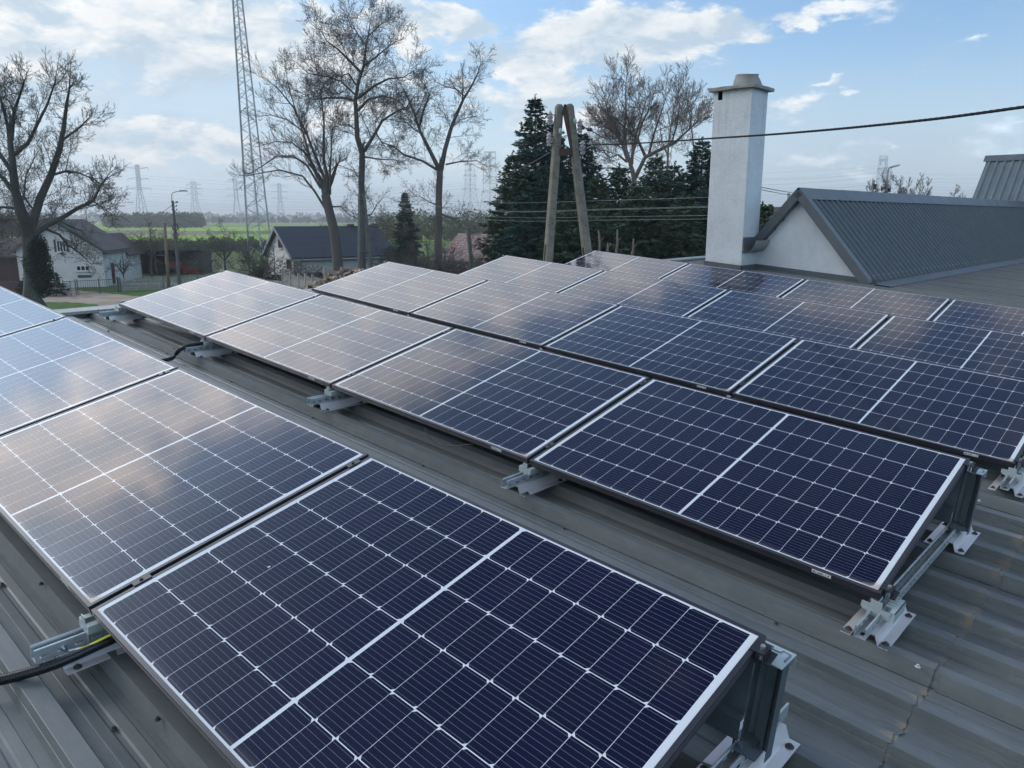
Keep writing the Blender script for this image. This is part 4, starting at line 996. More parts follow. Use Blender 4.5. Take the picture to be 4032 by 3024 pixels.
# ================================================================ big bare trees
def cz1(x, y): return x / 1.276, y / 1.276
def c950(x, y): return x / 1.659 + 950, y / 1.659
def c2000(x, y): return x / 2.074 + 2000, y / 2.074 + 300
def big(name, D, limbs, f, tr, matl, label, spread=3.0, seedo=0, **kw):
    u0, v0 = f(*limbs[0][0][0]); base = below(u0, D)
    for i, (pts, r0, r1, cl, *rest) in enumerate(limbs):
        P = jit_depth(pts, D, seedo + i * 7, 0.0 if i == 0 else spread, f)
        if i == 0: P = [tuple(base)] + P
        tr.limb(P, r0, r1, 1 if not rest else rest[0], cl, 0.35 if i == 0 else 0.12, 0 if (i == 0 and cl is None) else None)
    return tr.build(name, matl, base, label=label, cat='tree', **kw)
t1 = Tree(11, up=0.16, wig=.26, ang=(30, 70), lens=(.60, .86), dens=1.12, rmin=.0082, maxlev=5)
big('bare_tree', 52, [
    ([(160, 1500), (155, 1300), (140, 1150), (105, 1060), (75, 950), (62, 800), (45, 660)], 0.56, .12, 2.4),
    ([(150, 1170), (200, 1000), (255, 880), (300, 750), (320, 640), (335, 520), (350, 440)], 0.25, .05, 2.6),
    ([(65, 780), (140, 720), (190, 620), (240, 520), (270, 430)], 0.122, .04, 2.2),
    ([(60, 700), (70, 560), (110, 450), (120, 410)], 0.101, .04, 2.0),
    ([(45, 660), (10, 520), (-20, 420)], 0.094, .04, 2.0),
    ([(170, 1180), (240, 1130), (320, 1090), (400, 1040), (470, 1010), (500, 940), (530, 900)], 0.173, .04, 2.3),
    ([(260, 880), (330, 860), (400, 870), (470, 900)], 0.086, .03, 2.0),
    ([(320, 700), (400, 640), (450, 590)], 0.072, .03, 1.8),
    ([(230, 1150), (300, 1180), (340, 1230), (400, 1270), (450, 1320)], 0.086, .025, 1.8),
    ([(300, 1110), (360, 1140), (410, 1160), (440, 1200)], 0.058, .025, 1.6),
    ([(90, 1000), (20, 900), (-60, 840), (-130, 820)], 0.144, .05, 2.4),
    ([(70, 880), (-10, 760), (-60, 640), (-90, 520)], 0.130, .05, 2.4),
    ([(100, 1050), (10, 1040), (-80, 1080)], 0.101, .04, 2.2),
    ([(470, 1010), (520, 1050), (570, 1080)], 0.050, .02, 1.5),
    ([(190, 1080), (120, 990), (130, 880), (170, 800)], 0.065, .03, 1.8)], cz1, t1, BARKD,
    'huge bare tree with an ivy-clad trunk at the left edge', 3.5)
t2 = Tree(22, up=0.20, wig=.18, ang=(22, 52), lens=(.58, .84), dens=.92, rmin=.0082, maxlev=5)
big('bare_tree', 63, [
    ([(625, 1660), (605, 1500), (575, 1380), (550, 1270)], .42, .34, None),
    ([(550, 1270), (500, 1060), (430, 880), (340, 700), (250, 590), (170, 520)], 0.152, 0.022, 2.8),
    ([(560, 1270), (540, 1050), (540, 800), (525, 650), (500, 480)], 0.160, 0.022, 2.8),
    ([(545, 1240), (450, 1040), (390, 820), (330, 640), (300, 520)], 0.128, 0.022, 2.8),
    ([(520, 1200), (430, 1010), (330, 930), (220, 925), (150, 945)], 0.104, 0.022, 2.4),
    ([(520, 1230), (430, 1080), (340, 1020), (230, 1020), (130, 1090), (60, 1130)], 0.104, 0.022, 2.2),
    ([(560, 1380), (480, 1250), (400, 1150), (250, 1110), (130, 1130), (30, 1150)], 0.104, 0.022, 2.2),
    ([(580, 1270), (580, 1100), (590, 900), (600, 760)], 0.104, 0.022, 2.6),
    ([(590, 1350), (650, 1350), (700, 1400), (760, 1430)], 0.072, 0.022, 1.8),
    ([(560, 1120), (640, 1080), (720, 1110)], 0.048, 0.015, 1.6),
    ([(430, 880), (300, 780), (190, 750), (110, 760)], 0.072, 0.015, 2.2)], c950, t2, BARK,
    'bare many-stemmed tree fanning out beside the lattice mast', 3.5, 100)
t3 = Tree(33, up=0.12, wig=.27, ang=(28, 66), lens=(.60, .86), dens=1.12, rmin=.0082, maxlev=5, droop=.05)
big('bare_tree', 62, [
    ([(785, 1660), (785, 1400), (785, 1200), (790, 1000)], 0.304, 0.225, 1.6),
    ([(790, 1000), (758, 900), (752, 760), (745, 660), (765, 540), (800, 430), (815, 300), (835, 200), (845, 120)], 0.224, 0.022, 3.0),
    ([(800, 990), (875, 870), (920, 790), (1010, 730), (1080, 700), (1130, 620)], 0.144, 0.022, 2.8),
    ([(765, 720), (830, 650), (920, 625), (1010, 650), (1090, 720)], 0.112, 0.022, 2.4),
    ([(750, 660), (680, 640), (560, 640), (470, 650), (380, 600)], 0.112, 0.022, 2.8),
    ([(765, 640), (870, 560), (960, 515), (1060, 505), (1110, 470)], 0.112, 0.022, 2.8),
    ([(755, 560), (700, 480), (640, 500), (570, 440)], 0.088, 0.022, 2.6),
    ([(780, 470), (700, 390), (630, 320), (560, 270), (520, 200)], 0.104, 0.022, 2.8),
    ([(800, 430), (870, 380), (930, 330), (1010, 270)], 0.096, 0.022, 2.8),
    ([(815, 300), (760, 220), (720, 150), (705, 100)], 0.072, 0.015, 2.4),
    ([(825, 240), (900, 170), (960, 110)], 0.072, 0.015, 2.2),
    ([(745, 620), (650, 530), (560, 500), (440, 480), (350, 400)], 0.088, 0.022, 2.8),
    ([(740, 840), (690, 810), (640, 825)], 0.056, 0.015, 1.6),
    ([(810, 1025), (900, 1040), (1000, 1045), (1060, 1070)], 0.072, 0.015, 1.8),
    ([(880, 870), (930, 950), (990, 1010)], 0.056, 0.015, 1.8),
    ([(780, 1150), (730, 1150), (680, 1155)], 0.048, 0.015, 1.2),
    ([(795, 1420), (850, 1400), (890, 1330), (930, 1290)], 0.072, 0.015, 1.8),
    ([(795, 1470), (880, 1480), (960, 1470), (1020, 1500)], 0.072, 0.015, 1.8)], c950, t3, BARK,
    'tallest bare tree, with a crooked trunk and a wide round twiggy crown', 4.0, 200)
t4 = Tree(44, up=0.10, wig=.22, ang=(30, 72), lens=(.60, .86), dens=1.12, rmin=.0082, maxlev=5, droop=.10)
big('bare_tree', 60, [
    ([(1285, 1660), (1290, 1450), (1290, 1300), (1298, 1110)], 0.320, 0.240, 1.5),
    ([(1305, 1110), (1330, 980), (1370, 840), (1410, 740), (1450, 650), (1500, 570), (1540, 490), (1562, 425)], 0.192, 0.026, 2.0),
    ([(1290, 1100), (1220, 960), (1170, 860), (1130, 740), (1090, 640), (1050, 560)], 0.176, 0.022, 2.8),
    ([(1445, 650), (1450, 560), (1442, 465)], 0.064, 0.015, 1.2),
    ([(1455, 625), (1400, 580), (1330, 565), (1290, 540)], 0.056, 0.015, 1.2),
    ([(1160, 840), (1190, 720), (1230, 620), (1200, 560)], 0.104, 0.022, 2.2),
    ([(1280, 1110), (1180, 1050), (1060, 1010), (1000, 960), (920, 930), (890, 880)], 0.104, 0.022, 2.2),
    ([(1335, 1075), (1430, 1055), (1540, 1050), (1590, 1080)], 0.072, 0.015, 1.8),
    ([(1310, 1400), (1390, 1430), (1440, 1420), (1490, 1490)], 0.096, 0.015, 1.8),
    ([(1370, 840), (1430, 780), (1520, 760)], 0.048, 0.015, 1.6),
    ([(1280, 1340), (1230, 1320), (1160, 1280), (1100, 1290)], 0.056, 0.015, 1.8),
    ([(1150, 860), (1080, 800), (1010, 790)], 0.056, 0.015, 2.0)], c950, t4, BARK,
    'bare tree forking into two long limbs, with a broken-looking right top', 3.0, 300)
t5 = Tree(55, up=0.17, wig=.17, ang=(24, 60), lens=(.60, .86), dens=1.12, rmin=.0082, maxlev=5)
big('bare_tree', 58, [
    ([(1040, 1250), (1035, 1000), (1030, 830), (1000, 720)], 0.304, 0.150, None),
    ([(1000, 720), (965, 600), (950, 450), (965, 300), (960, 150), (965, 20)], 0.136, 0.022, 2.8),
    ([(1010, 720), (1020, 580), (1060, 430), (1100, 300), (1130, 180)], 0.128, 0.022, 2.6),
    ([(980, 700), (920, 520), (870, 400), (820, 290), (790, 200)], 0.112, 0.022, 2.6),
    ([(1040, 830), (1120, 660), (1240, 600), (1370, 540), (1440, 470), (1520, 400), (1590, 330)], 0.160, 0.022, 2.4),
    ([(1120, 650), (1060, 520), (1000, 460), (930, 400), (860, 330)], 0.120, 0.022, 2.4),
    ([(1150, 640), (1190, 480), (1240, 330), (1290, 180)], 0.096, 0.022, 2.4),
    ([(970, 700), (900, 640), (830, 665), (780, 610), (700, 590)], 0.088, 0.015, 1.8),
    ([(960, 560), (870, 470), (780, 400), (700, 330)], 0.080, 0.015, 2.2),
    ([(1330, 560), (1380, 400), (1400, 250), (1390, 130)], 0.080, 0.015, 2.2),
    ([(1480, 440), (1500, 330), (1490, 200)], 0.064, 0.015, 2.0),
    ([(990, 760), (850, 750), (760, 750), (690, 740)], 0.072, 0.015, 1.8)], c2000, t5, BARKL,
    'broad bare lime tree rising behind the row of spruces', 3.0, 400)
t6 = Tree(66, up=0.35, wig=.16, ang=(20, 50), lens=(.5, .7), dens=.9, rmin=.010, maxlev=4)
big('bare_tree', 54, [
    ([(1300, 1200), (1300, 800), (1310, 560), (1330, 420)], .12, .05, 1.6),
    ([(1330, 420), (1350, 280), (1400, 120)], .05, .02, 1.6), ([(1300, 640), (1250, 500), (1240, 380)], .05, .02, 1.4), ([(1530, 1200), (1520, 600), (1490, 360), (1470, 220)], .09, .03, 1.8), ([(1500, 420), (1560, 300), (1620, 260)], .04, .02, 1.4)], c2000, t6, BARKL,
    'slim bare tree between the lime tree and the chimney', 1.5, 500)

SEED = leafmat('dry_ash_keys', (0.085, 0.060, 0.050), (0.15, 0.11, 0.09), 1.0)
def keys(tree_o, D, blobs, n, seed):
    b = Vector(tree_o.location); cs_ = []; rd = []
    for x, y, r_ in blobs: q = at(*c950(x, y), D) - b; cs_.append(tuple(q)); k = r_ / 1.659 * D / F; rd.append((k, k, k))
    leaf_cloud('seed_clusters', cs_, rd, n, .040, SEED, tree_o, seed)
_bt = [o for o in col.objects if o.name.startswith('bare_tree')]
keys(_bt[2], 62, [(760, 170, 170), (560, 260, 120), (900, 260, 150), (640, 400, 200), (900, 420, 180), (440, 440, 110), (1040, 560, 120), (520, 560, 130)], 3000, 3)
keys(_bt[3], 60, [(1120, 640, 110), (1200, 740, 110), (1040, 760, 90)], 700, 4)
keys(_bt[1], 63, [(300, 560, 130), (250, 720, 150), (160, 1080, 110), (430, 650, 110)], 1000, 5)
# ---------------------------------------------------------------- small bare fruit trees and bushes
def small_tree(u, D, H, R_, seed, label, matl=BARKD, stems=1, group=None, droop=.12, name='fruit_tree', up=.05):
    rr = random.Random(seed); T = Tree(seed, up=up, wig=.30, ang=(35, 80), lens=(.5, .75), dens=1.0, rmin=.011, maxlev=4, droop=droop); T.split = .05
    b = below(u, D)
    for s_ in range(stems):
        a0 = rr.uniform(0, 6.28); lean = .12 if stems == 1 else .5
        top = (b.x + math.cos(a0) * lean * H * .35, b.y + math.sin(a0) * lean * H * .35, GZ + H * (.38 if stems == 1 else .2))
        T.P.append(([tuple(b), tuple((b[i] + top[i]) / 2 + rr.uniform(-.08, .08) for i in range(2)) + ((GZ + top[2]) / 2,), top], [H * .026, H * .022, H * .018]))
        for k in range(6 if stems == 1 else 3):
            a = a0 + k * 2 * PI / 6 + rr.uniform(-.4, .4); 
            mid = (top[0] + math.cos(a) * R_ * .45, top[1] + math.sin(a) * R_ * .45, top[2] + H * .32); tip = (top[0] + math.cos(a) * R_, top[1] + math.sin(a) * R_, GZ + H * rr.uniform(.55, .85))
            T.limb([top, mid, tip], H * .014, .016, 2, R_ * .75, .1)
        T.limb([top, (top[0], top[1] + .1, GZ + H * .7), (top[0] + .2, top[1], GZ + H * .95)], H * .015, .016, 2, R_ * .7, .1)
    return T.build(name, matl, b, label=label, cat='tree' if name != 'bare_bush' else 'bush', group=group)
small_tree(575, 88, 5.2, 2.6, 71, 'bare fruit tree standing between the white house and the wooden pole', group='small bare trees round the yards')
small_tree(865, 84, 4.6, 2.9, 72, 'low bare fruit tree with drooping crown left of the lattice mast', group='small bare trees round the yards', droop=.25)
small_tree(775, 74, 3.2, 2.2, 73, 'small dark fruit tree just behind the picket fence', group='small bare trees round the yards', droop=.25)
small_tree(465, 75, 3.0, 1.2, 74, 'thin sapling before the red door of the white house', group='small bare trees round the yards')
small_tree(1045, 66, 3.4, 1.9, 75, 'dense dark bush before the gable of the dark-roofed house', stems=4, name='bare_bush', group='bare bushes behind the panels')
small_tree(1150, 63, 2.4, 1.6, 76, 'pale-twigged bush between the gable and the concrete fence', BARKL, stems=4, name='bare_bush', group='bare bushes behind the panels')
small_tree(1640, 56, 3.8, 2.1, 77, 'tangled bare bush left of the forked tree', stems=5, name='bare_bush', group='bare bushes behind the panels')
small_tree(1740, 55, 3.6, 2.1, 78, 'tangled bare bush in front of the tiled roof', BARK, stems=5, name='bare_bush', group='bare bushes behind the panels')
small_tree(1560, 60, 2.8, 1.8, 79, 'bare bush below the small spruce', BARK, stems=5, name='bare_bush', group='bare bushes behind the panels')
small_tree(1860, 52, 3.2, 1.8, 80, 'bare bush beside the dark post in front of the tiled roof', BARK, stems=4, name='bare_bush', group='bare bushes behind the panels')
small_tree(975, 76, 4.4, 1.4, 84, 'narrow bare tree at the foot of the lattice mast', BARK, group='small bare trees round the yards', droop=0, up=.3)
small_tree(20, 90, 7.0, 3.5, 85, 'bare tree behind the dark barn at the left edge', BARK, group='small bare trees round the yards')
small_tree(1330, 61, 1.9, .9, 81, 'forsythia bush with yellow shoots beside the wooden fence', BARKL, stems=4, name='bare_bush')
fb = below(1335, 61); leaf_cloud('leaves', [(0, 0, 1.2), (.3, .2, .9)], [(.7, .7, .8), (.6, .6, .6)], 1500, .05, YEL, bpy.data.objects[[o.name for o in col.objects if o.name.startswith('bare_bush')][-1]], 5)
# trees beyond the annex
ft = Tree(91, up=.3, wig=.25, ang=(25, 60), lens=(.5, .75), dens=1.0, rmin=.02, maxlev=4); b = below(3525, 120)
for k in range(7):
    a = k * .9; ft.limb([tuple(b), (b.x + math.cos(a) * 1.2, b.y + math.sin(a) * 1.2, GZ + 4), (b.x + math.cos(a) * 3.2, b.y + math.sin(a) * 3.2, GZ + 8.6 + (k % 3) * .7)], .22, .04, 1, 3.0, .35)
fto = ft.build('bare_tree', BARK, b, label='rounded tree with young buds behind the street lamp', cat='tree')
leaf_cloud('leaves', [(0, 0, 7.2), (2.4, 0, 6.5), (-2.2, 1, 6.6)], [(3.2, 3.2, 2.8), (2.4, 2.4, 2.2), (2.4, 2.4, 2.2)], 2600, .10, SHRUB, fto, 9)
ft2 = Tree(92, up=.3, wig=.25, ang=(25, 60), lens=(.5, .75), dens=.9, rmin=.025, maxlev=4); b = below(3742, 180)
ft2.limb([tuple(b), (b.x, b.y, GZ + 5), (b.x + .3, b.y, GZ + 10.2)], .25, .05, 1, 3.2, .45)
ft2.build('bare_tree', BARKL, b, label='small distant tree left of the taller roof', cat='tree')

# ================================================================ spruces
SPR = [(2104, 377, 27, 1.9, 'tallest spruce, left of the A-shaped pole, with a bare thin leader', 0), (2019, 600, 26, 1.7, 'leftmost shorter spruce of the big row', 1), (2180, 483, 28, 1.8, 'spruce hidden behind the left pole leg', 0), (2284, 517, 27, 1.8, 'spruce right behind the right pole leg', 0),
       (2352, 690, 25, 1.7, 'low spruce just right of the A-shaped pole', 1), (2434, 650, 27, 1.9, 'pointed spruce left of the lime trunk', 1), (2574, 613, 26, 1.9, 'spruce right of the lime trunk', 1), (2648, 640, 28, 1.8, 'spruce between two slim bare trunks', 0), (2752, 545, 27, 2.0, 'tall spruce touching the chimney', 0),
       (2510, 720, 24, 1.8, 'low bright spruce in front of the lime trunk', 1), (2690, 760, 23.5, 1.8, 'low spruce in front, near the chimney', 1), (2250, 760, 23.5, 1.7, 'low spruce between the pole legs', 1), (2060, 760, 24, 1.7, 'low spruce at the foot of the tallest one', 0), (2830, 640, 28, 1.9, 'spruce hidden behind the chimney shaft', 0),
       (2150, 640, 25.5, 1.9, 'mid-height spruce between the tallest one and the pole', 0), (2400, 780, 23, 1.7, 'lowest bushy spruce behind the dry saplings', 1)]
for i, (u, v, D, R0, lab, lt) in enumerate(SPR):
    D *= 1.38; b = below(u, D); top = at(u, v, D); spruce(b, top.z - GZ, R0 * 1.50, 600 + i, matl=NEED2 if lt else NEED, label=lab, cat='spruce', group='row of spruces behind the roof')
b = below(1597, 64); spruce(b, at(1597, 758, 64).z - GZ, 1.6, 640, label='small lone spruce between the tallest and the forked bare trees', cat='spruce')
b = below(1535, 62); spruce(b, 3.9, 1.6, 641, label='dark young conifer at the right end of the dark-roofed house', cat='conifer')
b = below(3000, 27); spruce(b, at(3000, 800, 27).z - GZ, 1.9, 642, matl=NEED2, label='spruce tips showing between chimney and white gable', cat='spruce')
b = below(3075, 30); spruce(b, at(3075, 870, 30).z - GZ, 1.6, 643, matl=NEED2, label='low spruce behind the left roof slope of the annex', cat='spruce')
b = below(183, 70); spruce(b, 2.0, .8, 644, matl=IVY, label='dark conifer bush right of the ivy-clad trunk', cat='conifer')
b = below(85, 72); spruce(b, 2.0, .9, 645, matl=IVY, label='dark conifer bush left of the ivy-clad trunk', cat='conifer')
iv = leaf_cloud('ivy', [(0, 0, 2.5), (0, 0, 3.4), (-.2, .1, 4.3), (.3, 0, 4.1)], [(.70, .70, 1.0), (.75, .75, 1.0), (.6, .6, .9), (.5, .5, .8)], 9000, .06, IVY, bpy.data.objects['bare_tree'], 7)

# dry saplings standing in front of the spruces
for i, (u0, v0, u1, v1, lab) in enumerate(((2357, 907, 2360, 1010, 'leftmost straight dry sapling before the spruces'), (2393, 956, 2386, 1010, 'shortest crooked dry sapling'), (2431, 903, 2424, 1015, 'tallest dry sapling in the middle of the spruces'), (2495, 938, 2483, 1030, 'rightmost leaning dry sapling'))):
    a, c = at(u0, v0, 19), at(u1, v1, 19); dd = (c - a); k = (GZ - a.z) / dd.z; g_ = a + dd * k; g_ = Vector((c.x + (c.x - a.x) * 0, c.y, GZ))
    mb = MB(); mb.tube([tuple(g_), tuple(c), tuple((a + c) / 2 + Vector((.02, .01, 0))), tuple(a)], [.045, .034, .028, .016], 6)
    mb.tube([tuple((a + c) / 2), tuple((a + c) / 2 + Vector((.12, .02, .16)))], [.012, .006], 4)
    mb.build('dry_sapling', BARKL, smooth=True, label=lab, cat='sapling', group='dry saplings before the spruces')
# ================================================================ A-shaped concrete pole, its cable and fittings
D0 = 16.0
apo = empty('concrete_pole', below(2232, D0), label='large A-shaped concrete pole with rusty brace and insulators just behind the roof', cat='utility pole')
Ai = apo.matrix_world.inverted()
M_RUST = mat('rusty_brown_steel', (0.050, 0.030, 0.030), 0.8, var=.35, vscale=6, bump=.4)
M_PORC = mat('grey_porcelain', (0.34, 0.33, 0.36), 0.3, var=.15, vscale=8)
M_GREENI = mat('green_glass_fitting', (0.25, 0.42, 0.38), 0.3, var=.2)
vdir = Vector((fwd2[0], fwd2[1], 0)); side = Vector((vdir.y, -vdir.x, 0))
# both legs stand in a plane turned toward the camera's left so that their narrow inner faces show
ang_ = math.radians(24)
def leg(ut, vt, ub, vb_, name='leg'):
    T_ = at(ut, vt, D0); B_ = at(ub, vb_, D0); d = (B_ - T_); k = (GZ - T_.z) / d.z; B_ = T_ + d * k
    ax_ = (T_ - B_); Lg = ax_.length; zc = ax_.normalized()
    xc = (side * math.cos(ang_) + vdir * math.sin(ang_)); xc = (xc - zc * xc.dot(zc)).normalized(); yc = zc.cross(xc)
    Mx = Matrix([[xc[i], yc[i], zc[i], B_[i]] for i in range(3)] + [[0, 0, 0, 1]])
    mb = MB()
    def sec(z):                       # half widths at height z: broad face x, narrow face y
        t = z / Lg; return 0.100 - 0.030 * t, 0.110 - 0.040 * t
    zs = [0.0]; z = 0.35
    holes = []
    while z < Lg - 0.45:
        holes.append((z, z + (0.62 if z < Lg * 0.60 else 0.0))); z += 0.75 if z < Lg * 0.60 else 0.30
    # bevelled column; recess shade is painted as dark plates on the narrow (side) faces
    c = 0.018
    prof = lambda hx, hy: [(-hx + c, -hy), (hx - c, -hy), (hx, -hy + c), (hx, hy - c), (hx - c, hy), (-hx + c, hy), (-hx, hy - c), (-hx, -hy + c)]
    rings = [0.0] + [Lg * i / 12 for i in range(1, 12)] + [Lg - 0.05, Lg]
    vs = []
    for i, z in enumerate(rings):
        hx, hy = sec(z); 
        if i == len(rings) - 1: hx -= .025; hy -= .025
        vs += [(p[0], p[1], z) for p in prof(hx, hy)]
    n = 8; fs = [(i * n + k, i * n + (k + 1) % n, (i + 1) * n + (k + 1) % n, (i + 1) * n + k) for i in range(len(rings) - 1) for k in range(n)] + [tuple(range((len(rings) - 1) * n, len(rings) * n))]
    mb.add(vs, fs, Ai @ Mx); o = mb.build(name, M_CONC, apo)
    hb = MB()
    for a, b in holes:
        hx, hy = sec(a)
        if b > a + .1: hb.box(-hx - 0.0015, -hx + .004, -0.032, 0.032, a + .05, b, M=Ai @ Mx)
        for q in ((a + .1, a + .45) if b > a + .1 else (a,)):
            hb.tube([(0, -hy - .0015, q), (0, -hy + .01, q)], .013, 8, M=Ai @ Mx)
    hb.build('recess_patch', M_DARK, o)  # near-black plates and dots stand in for shade in slots and holes
    return Mx, Lg
lgs = [leg(2203, 411, 2158, 1020), leg(2241, 410, 2312, 1000)]
br_ = MB()
pts4 = [at(2212, 598, D0), at(2300, 598, D0)]
def bar(mb, a, b, w_, h_, M=None):
    a, b = Vector(a), Vector(b); z = (b - a); Lb = z.length; z.normalize(); x = z.cross(Vector((0, 0, 1)));
    if x.length < .1: x = Vector((1, 0, 0))
    x.normalize(); y = z.cross(x); Mx = Matrix([[x[i], y[i], z[i], a[i]] for i in range(3)] + [[0, 0, 0, 1]])
    mb.box(-w_ / 2, w_ / 2, -h_ / 2, h_ / 2, 0, Lb, M=(M @ Mx if M else Mx))
bar(br_, at(2203, 599, D0 - .02), at(2262, 599, D0 - .02), .10, .13, Ai); bar(br_, at(2222, 432, D0 - .07), at(2256, 600, D0 - .07), .03, .085, Ai); bar(br_, at(2219, 425, D0 + .02), at(2230, 425, D0 + .02), .12, .12, Ai)
br_.build('brace', M_RUST, apo)
def insul(u, v, D, tilt=0.0, sc_=1.0, m_=None):
    p = at(u, v, D); mb = MB()
    mb.lathe([(.02, -.13), (.045, -.12), (.05, -.09), (.035, -.08), (.055, -.06), (.06, -.03), (.035, -.02), (.055, 0.0), (.065, .03), (.04, .05), (.055, .08), (.03, .11), (.012, .14)], 14, M=Ai @ Matrix.Translation(p) @ Matrix.Scale(sc_, 4))
    return smooth_by_angle(mb.build('insulator', m_ or M_PORC, apo), 50)
for (u, v, du) in ((2166, 466, 24), (2162, 550, 26), (2284, 497, -22), (2294, 582, -22)):
    insul(u, v, D0 - .05); b_ = MB()
    for dv in (-14, 14): b_.tube([tuple(at(u, v + dv, D0 - .05)), tuple(at(u + du, v + dv + 2, D0))], .011, 6, M=Ai)
    b_.tube([tuple(at(u + du, v - 18, D0)), tuple(at(u + du, v + 22, D0))], .014, 6, M=Ai)
    b_.build('insulator_bracket', M_RUST, apo)
sp = MB()
for (a, b, c, d) in ((2292, 495, 2310, 507), (2310, 507, 2328, 510), (2297, 590, 2330, 597)): sp.tube([tuple(at(a, b, D0 - .1)), tuple(at(c, d, D0 - .1))], .012, 6, M=Ai)
for (u, v) in ((2297, 503), (2317, 510), (2326, 511), (2330, 598)): sp.lathe([(.02, -.035), (.035, -.01), (.03, .02), (.012, .04)], 8, M=Ai @ Matrix.Translation(at(u, v, D0 - .1)))
sp.build('wire_clamp', M_BLACK, apo)
gi = MB(); gi.lathe([(.02, -.05), (.04, 0), (.02, .05)], 8, M=Ai @ Matrix.Translation(at(2264, 476, D0 - .15))); gi.lathe([(.02, -.05), (.035, 0), (.02, .05)], 8, M=Ai @ Matrix.Translation(at(2207, 515, D0 - .2))); gi.build('fuse_fitting', M_GREENI, apo)

M_CABLE = mat('black_twisted_cable', (0.008, 0.010, 0.018), 0.75, spec=.2, var=.2)
M_WIRE = mat('aluminium_wire', (0.17, 0.215, 0.215), 0.6, var=.1); M_WIRED = mat('dark_wire', (0.10, 0.11, 0.13), 0.7, var=.1)
def uvD(u, v, u0, D0_, u1, D1):      # depth along a straight span seen at column u
    t = (u - u0) / (u1 - u0); return 1 / ((1 - t) / D0_ + t / D1)
path = [at(u, v, uvD(u, v, 2300, 15.9, 4300, 6.0)) for u, v in ((2300, 571), (2420, 568), (2530, 563), (2660, 555), (2800, 545), (3000, 532), (3192, 517), (3400, 498), (3700, 466), (4032, 421), (4300, 383))]
path = smooth_path(path, 400); cm = MB()
for k in range(4):
    pts_ = []; s_ = 0
    for i, p in enumerate(path):
        if i: s_ += (p - path[i - 1]).length
        t = (path[min(i + 1, len(path) - 1)] - path[max(i - 1, 0)]).normalized(); a = t.cross(Vector((0, 0, 1))).normalized(); b = t.cross(a); w_ = s_ * 2 * PI / .30 + k * PI / 2
        pts_.append(p + (a * math.cos(w_) + b * math.sin(w_)) * .0062)
    cm.tube(pts_, .0062, 6)
cm.build('service_cable', M_CABLE, smooth=True, label='thick black twisted overhead cable crossing in front of the chimney', cat='cable')
def wire(pts, r, m_, label, group, sag=0.0, n=14, name='overhead_wire'):
    P = []
    for a, b in zip(pts, pts[1:]):
        for i in range(n):
            t = i / n; q = a.lerp(b, t); q.z -= sag * 4 * t * (1 - t); P.append(q)
    P.append(pts[-1]); mb = MB(); mb.tube(P, r, 4, caps=False); return mb.build(name, m_, label=label, cat='wire', group=group)
NEARW = 'pale wires between the concrete poles in front of the spruces'
ws = [((1420, 772), (2000, 799), (2790, 777)), ((1418, 782), (2000, 831), (2790, 812)), ((1421, 784), (2000, 834), (2790, 816)), ((1419, 800), (2000, 856), (2790, 848)), ((1421, 812), (2000, 869), (2790, 862))]
wl_ = ['topmost pale wire running before the spruces', 'second pale wire before the spruces, upper one of the close pair', 'third pale wire before the spruces, lower one of the close pair', 'fourth pale wire before the spruces', 'lowest pale wire before the spruces']
for (a, b, c), lb in zip(ws, wl_):
    D_ = lambda u: uvD(u, 0, 1420, 55, 2790, 20.5)
    pts = smooth_path([at(a[0], a[1], 55), at((a[0] + b[0]) / 2, (a[1] + b[1]) / 2 + 4, D_((a[0] + b[0]) / 2)), at(b[0], b[1], D_(b[0])), at(2400, (b[1] + c[1]) / 2 + 1, D_(2400)), at(c[0], c[1], D_(c[0])), at(2960, c[1] - 9, D_(2960))], 60)
    mb = MB(); mb.tube(pts, .0042, 5, caps=False); mb.build('overhead_wire', M_WIRE, label=lb, cat='wire', group=NEARW)
for k, ((u0, v0), (u1, v1), D1, lb) in enumerate((((2325, 510), (2800, 770), 60, 'thin wire falling from the upper right insulator toward the chimney'), ((2300, 500), (2800, 735), 60, 'faint wire just above the falling wire'), ((2330, 598), (2790, 745), 60, 'wire falling from the lower right insulator'), ((2165, 600), (1900, 690), 45, 'wire leaving the left leg toward the forked tree'))):
    a = at(u0, v0, 15.9); b = at(u1, v1, D1); wire([a, b], .007 if k < 3 else .006, M_WIRED, lb, None, .25)
for (a, b, Da, Db, lb) in (((2990, 736), (3300, 779), 34, 90, 'upper thin wire running down behind the annex ridge'), ((2990, 745), (3160, 768), 34, 90, 'lower thin wire running down to the small steel pole')):
    wire([at(*a, Da), at(*b, Db)], .02, M_WIRED, lb, None, .1)

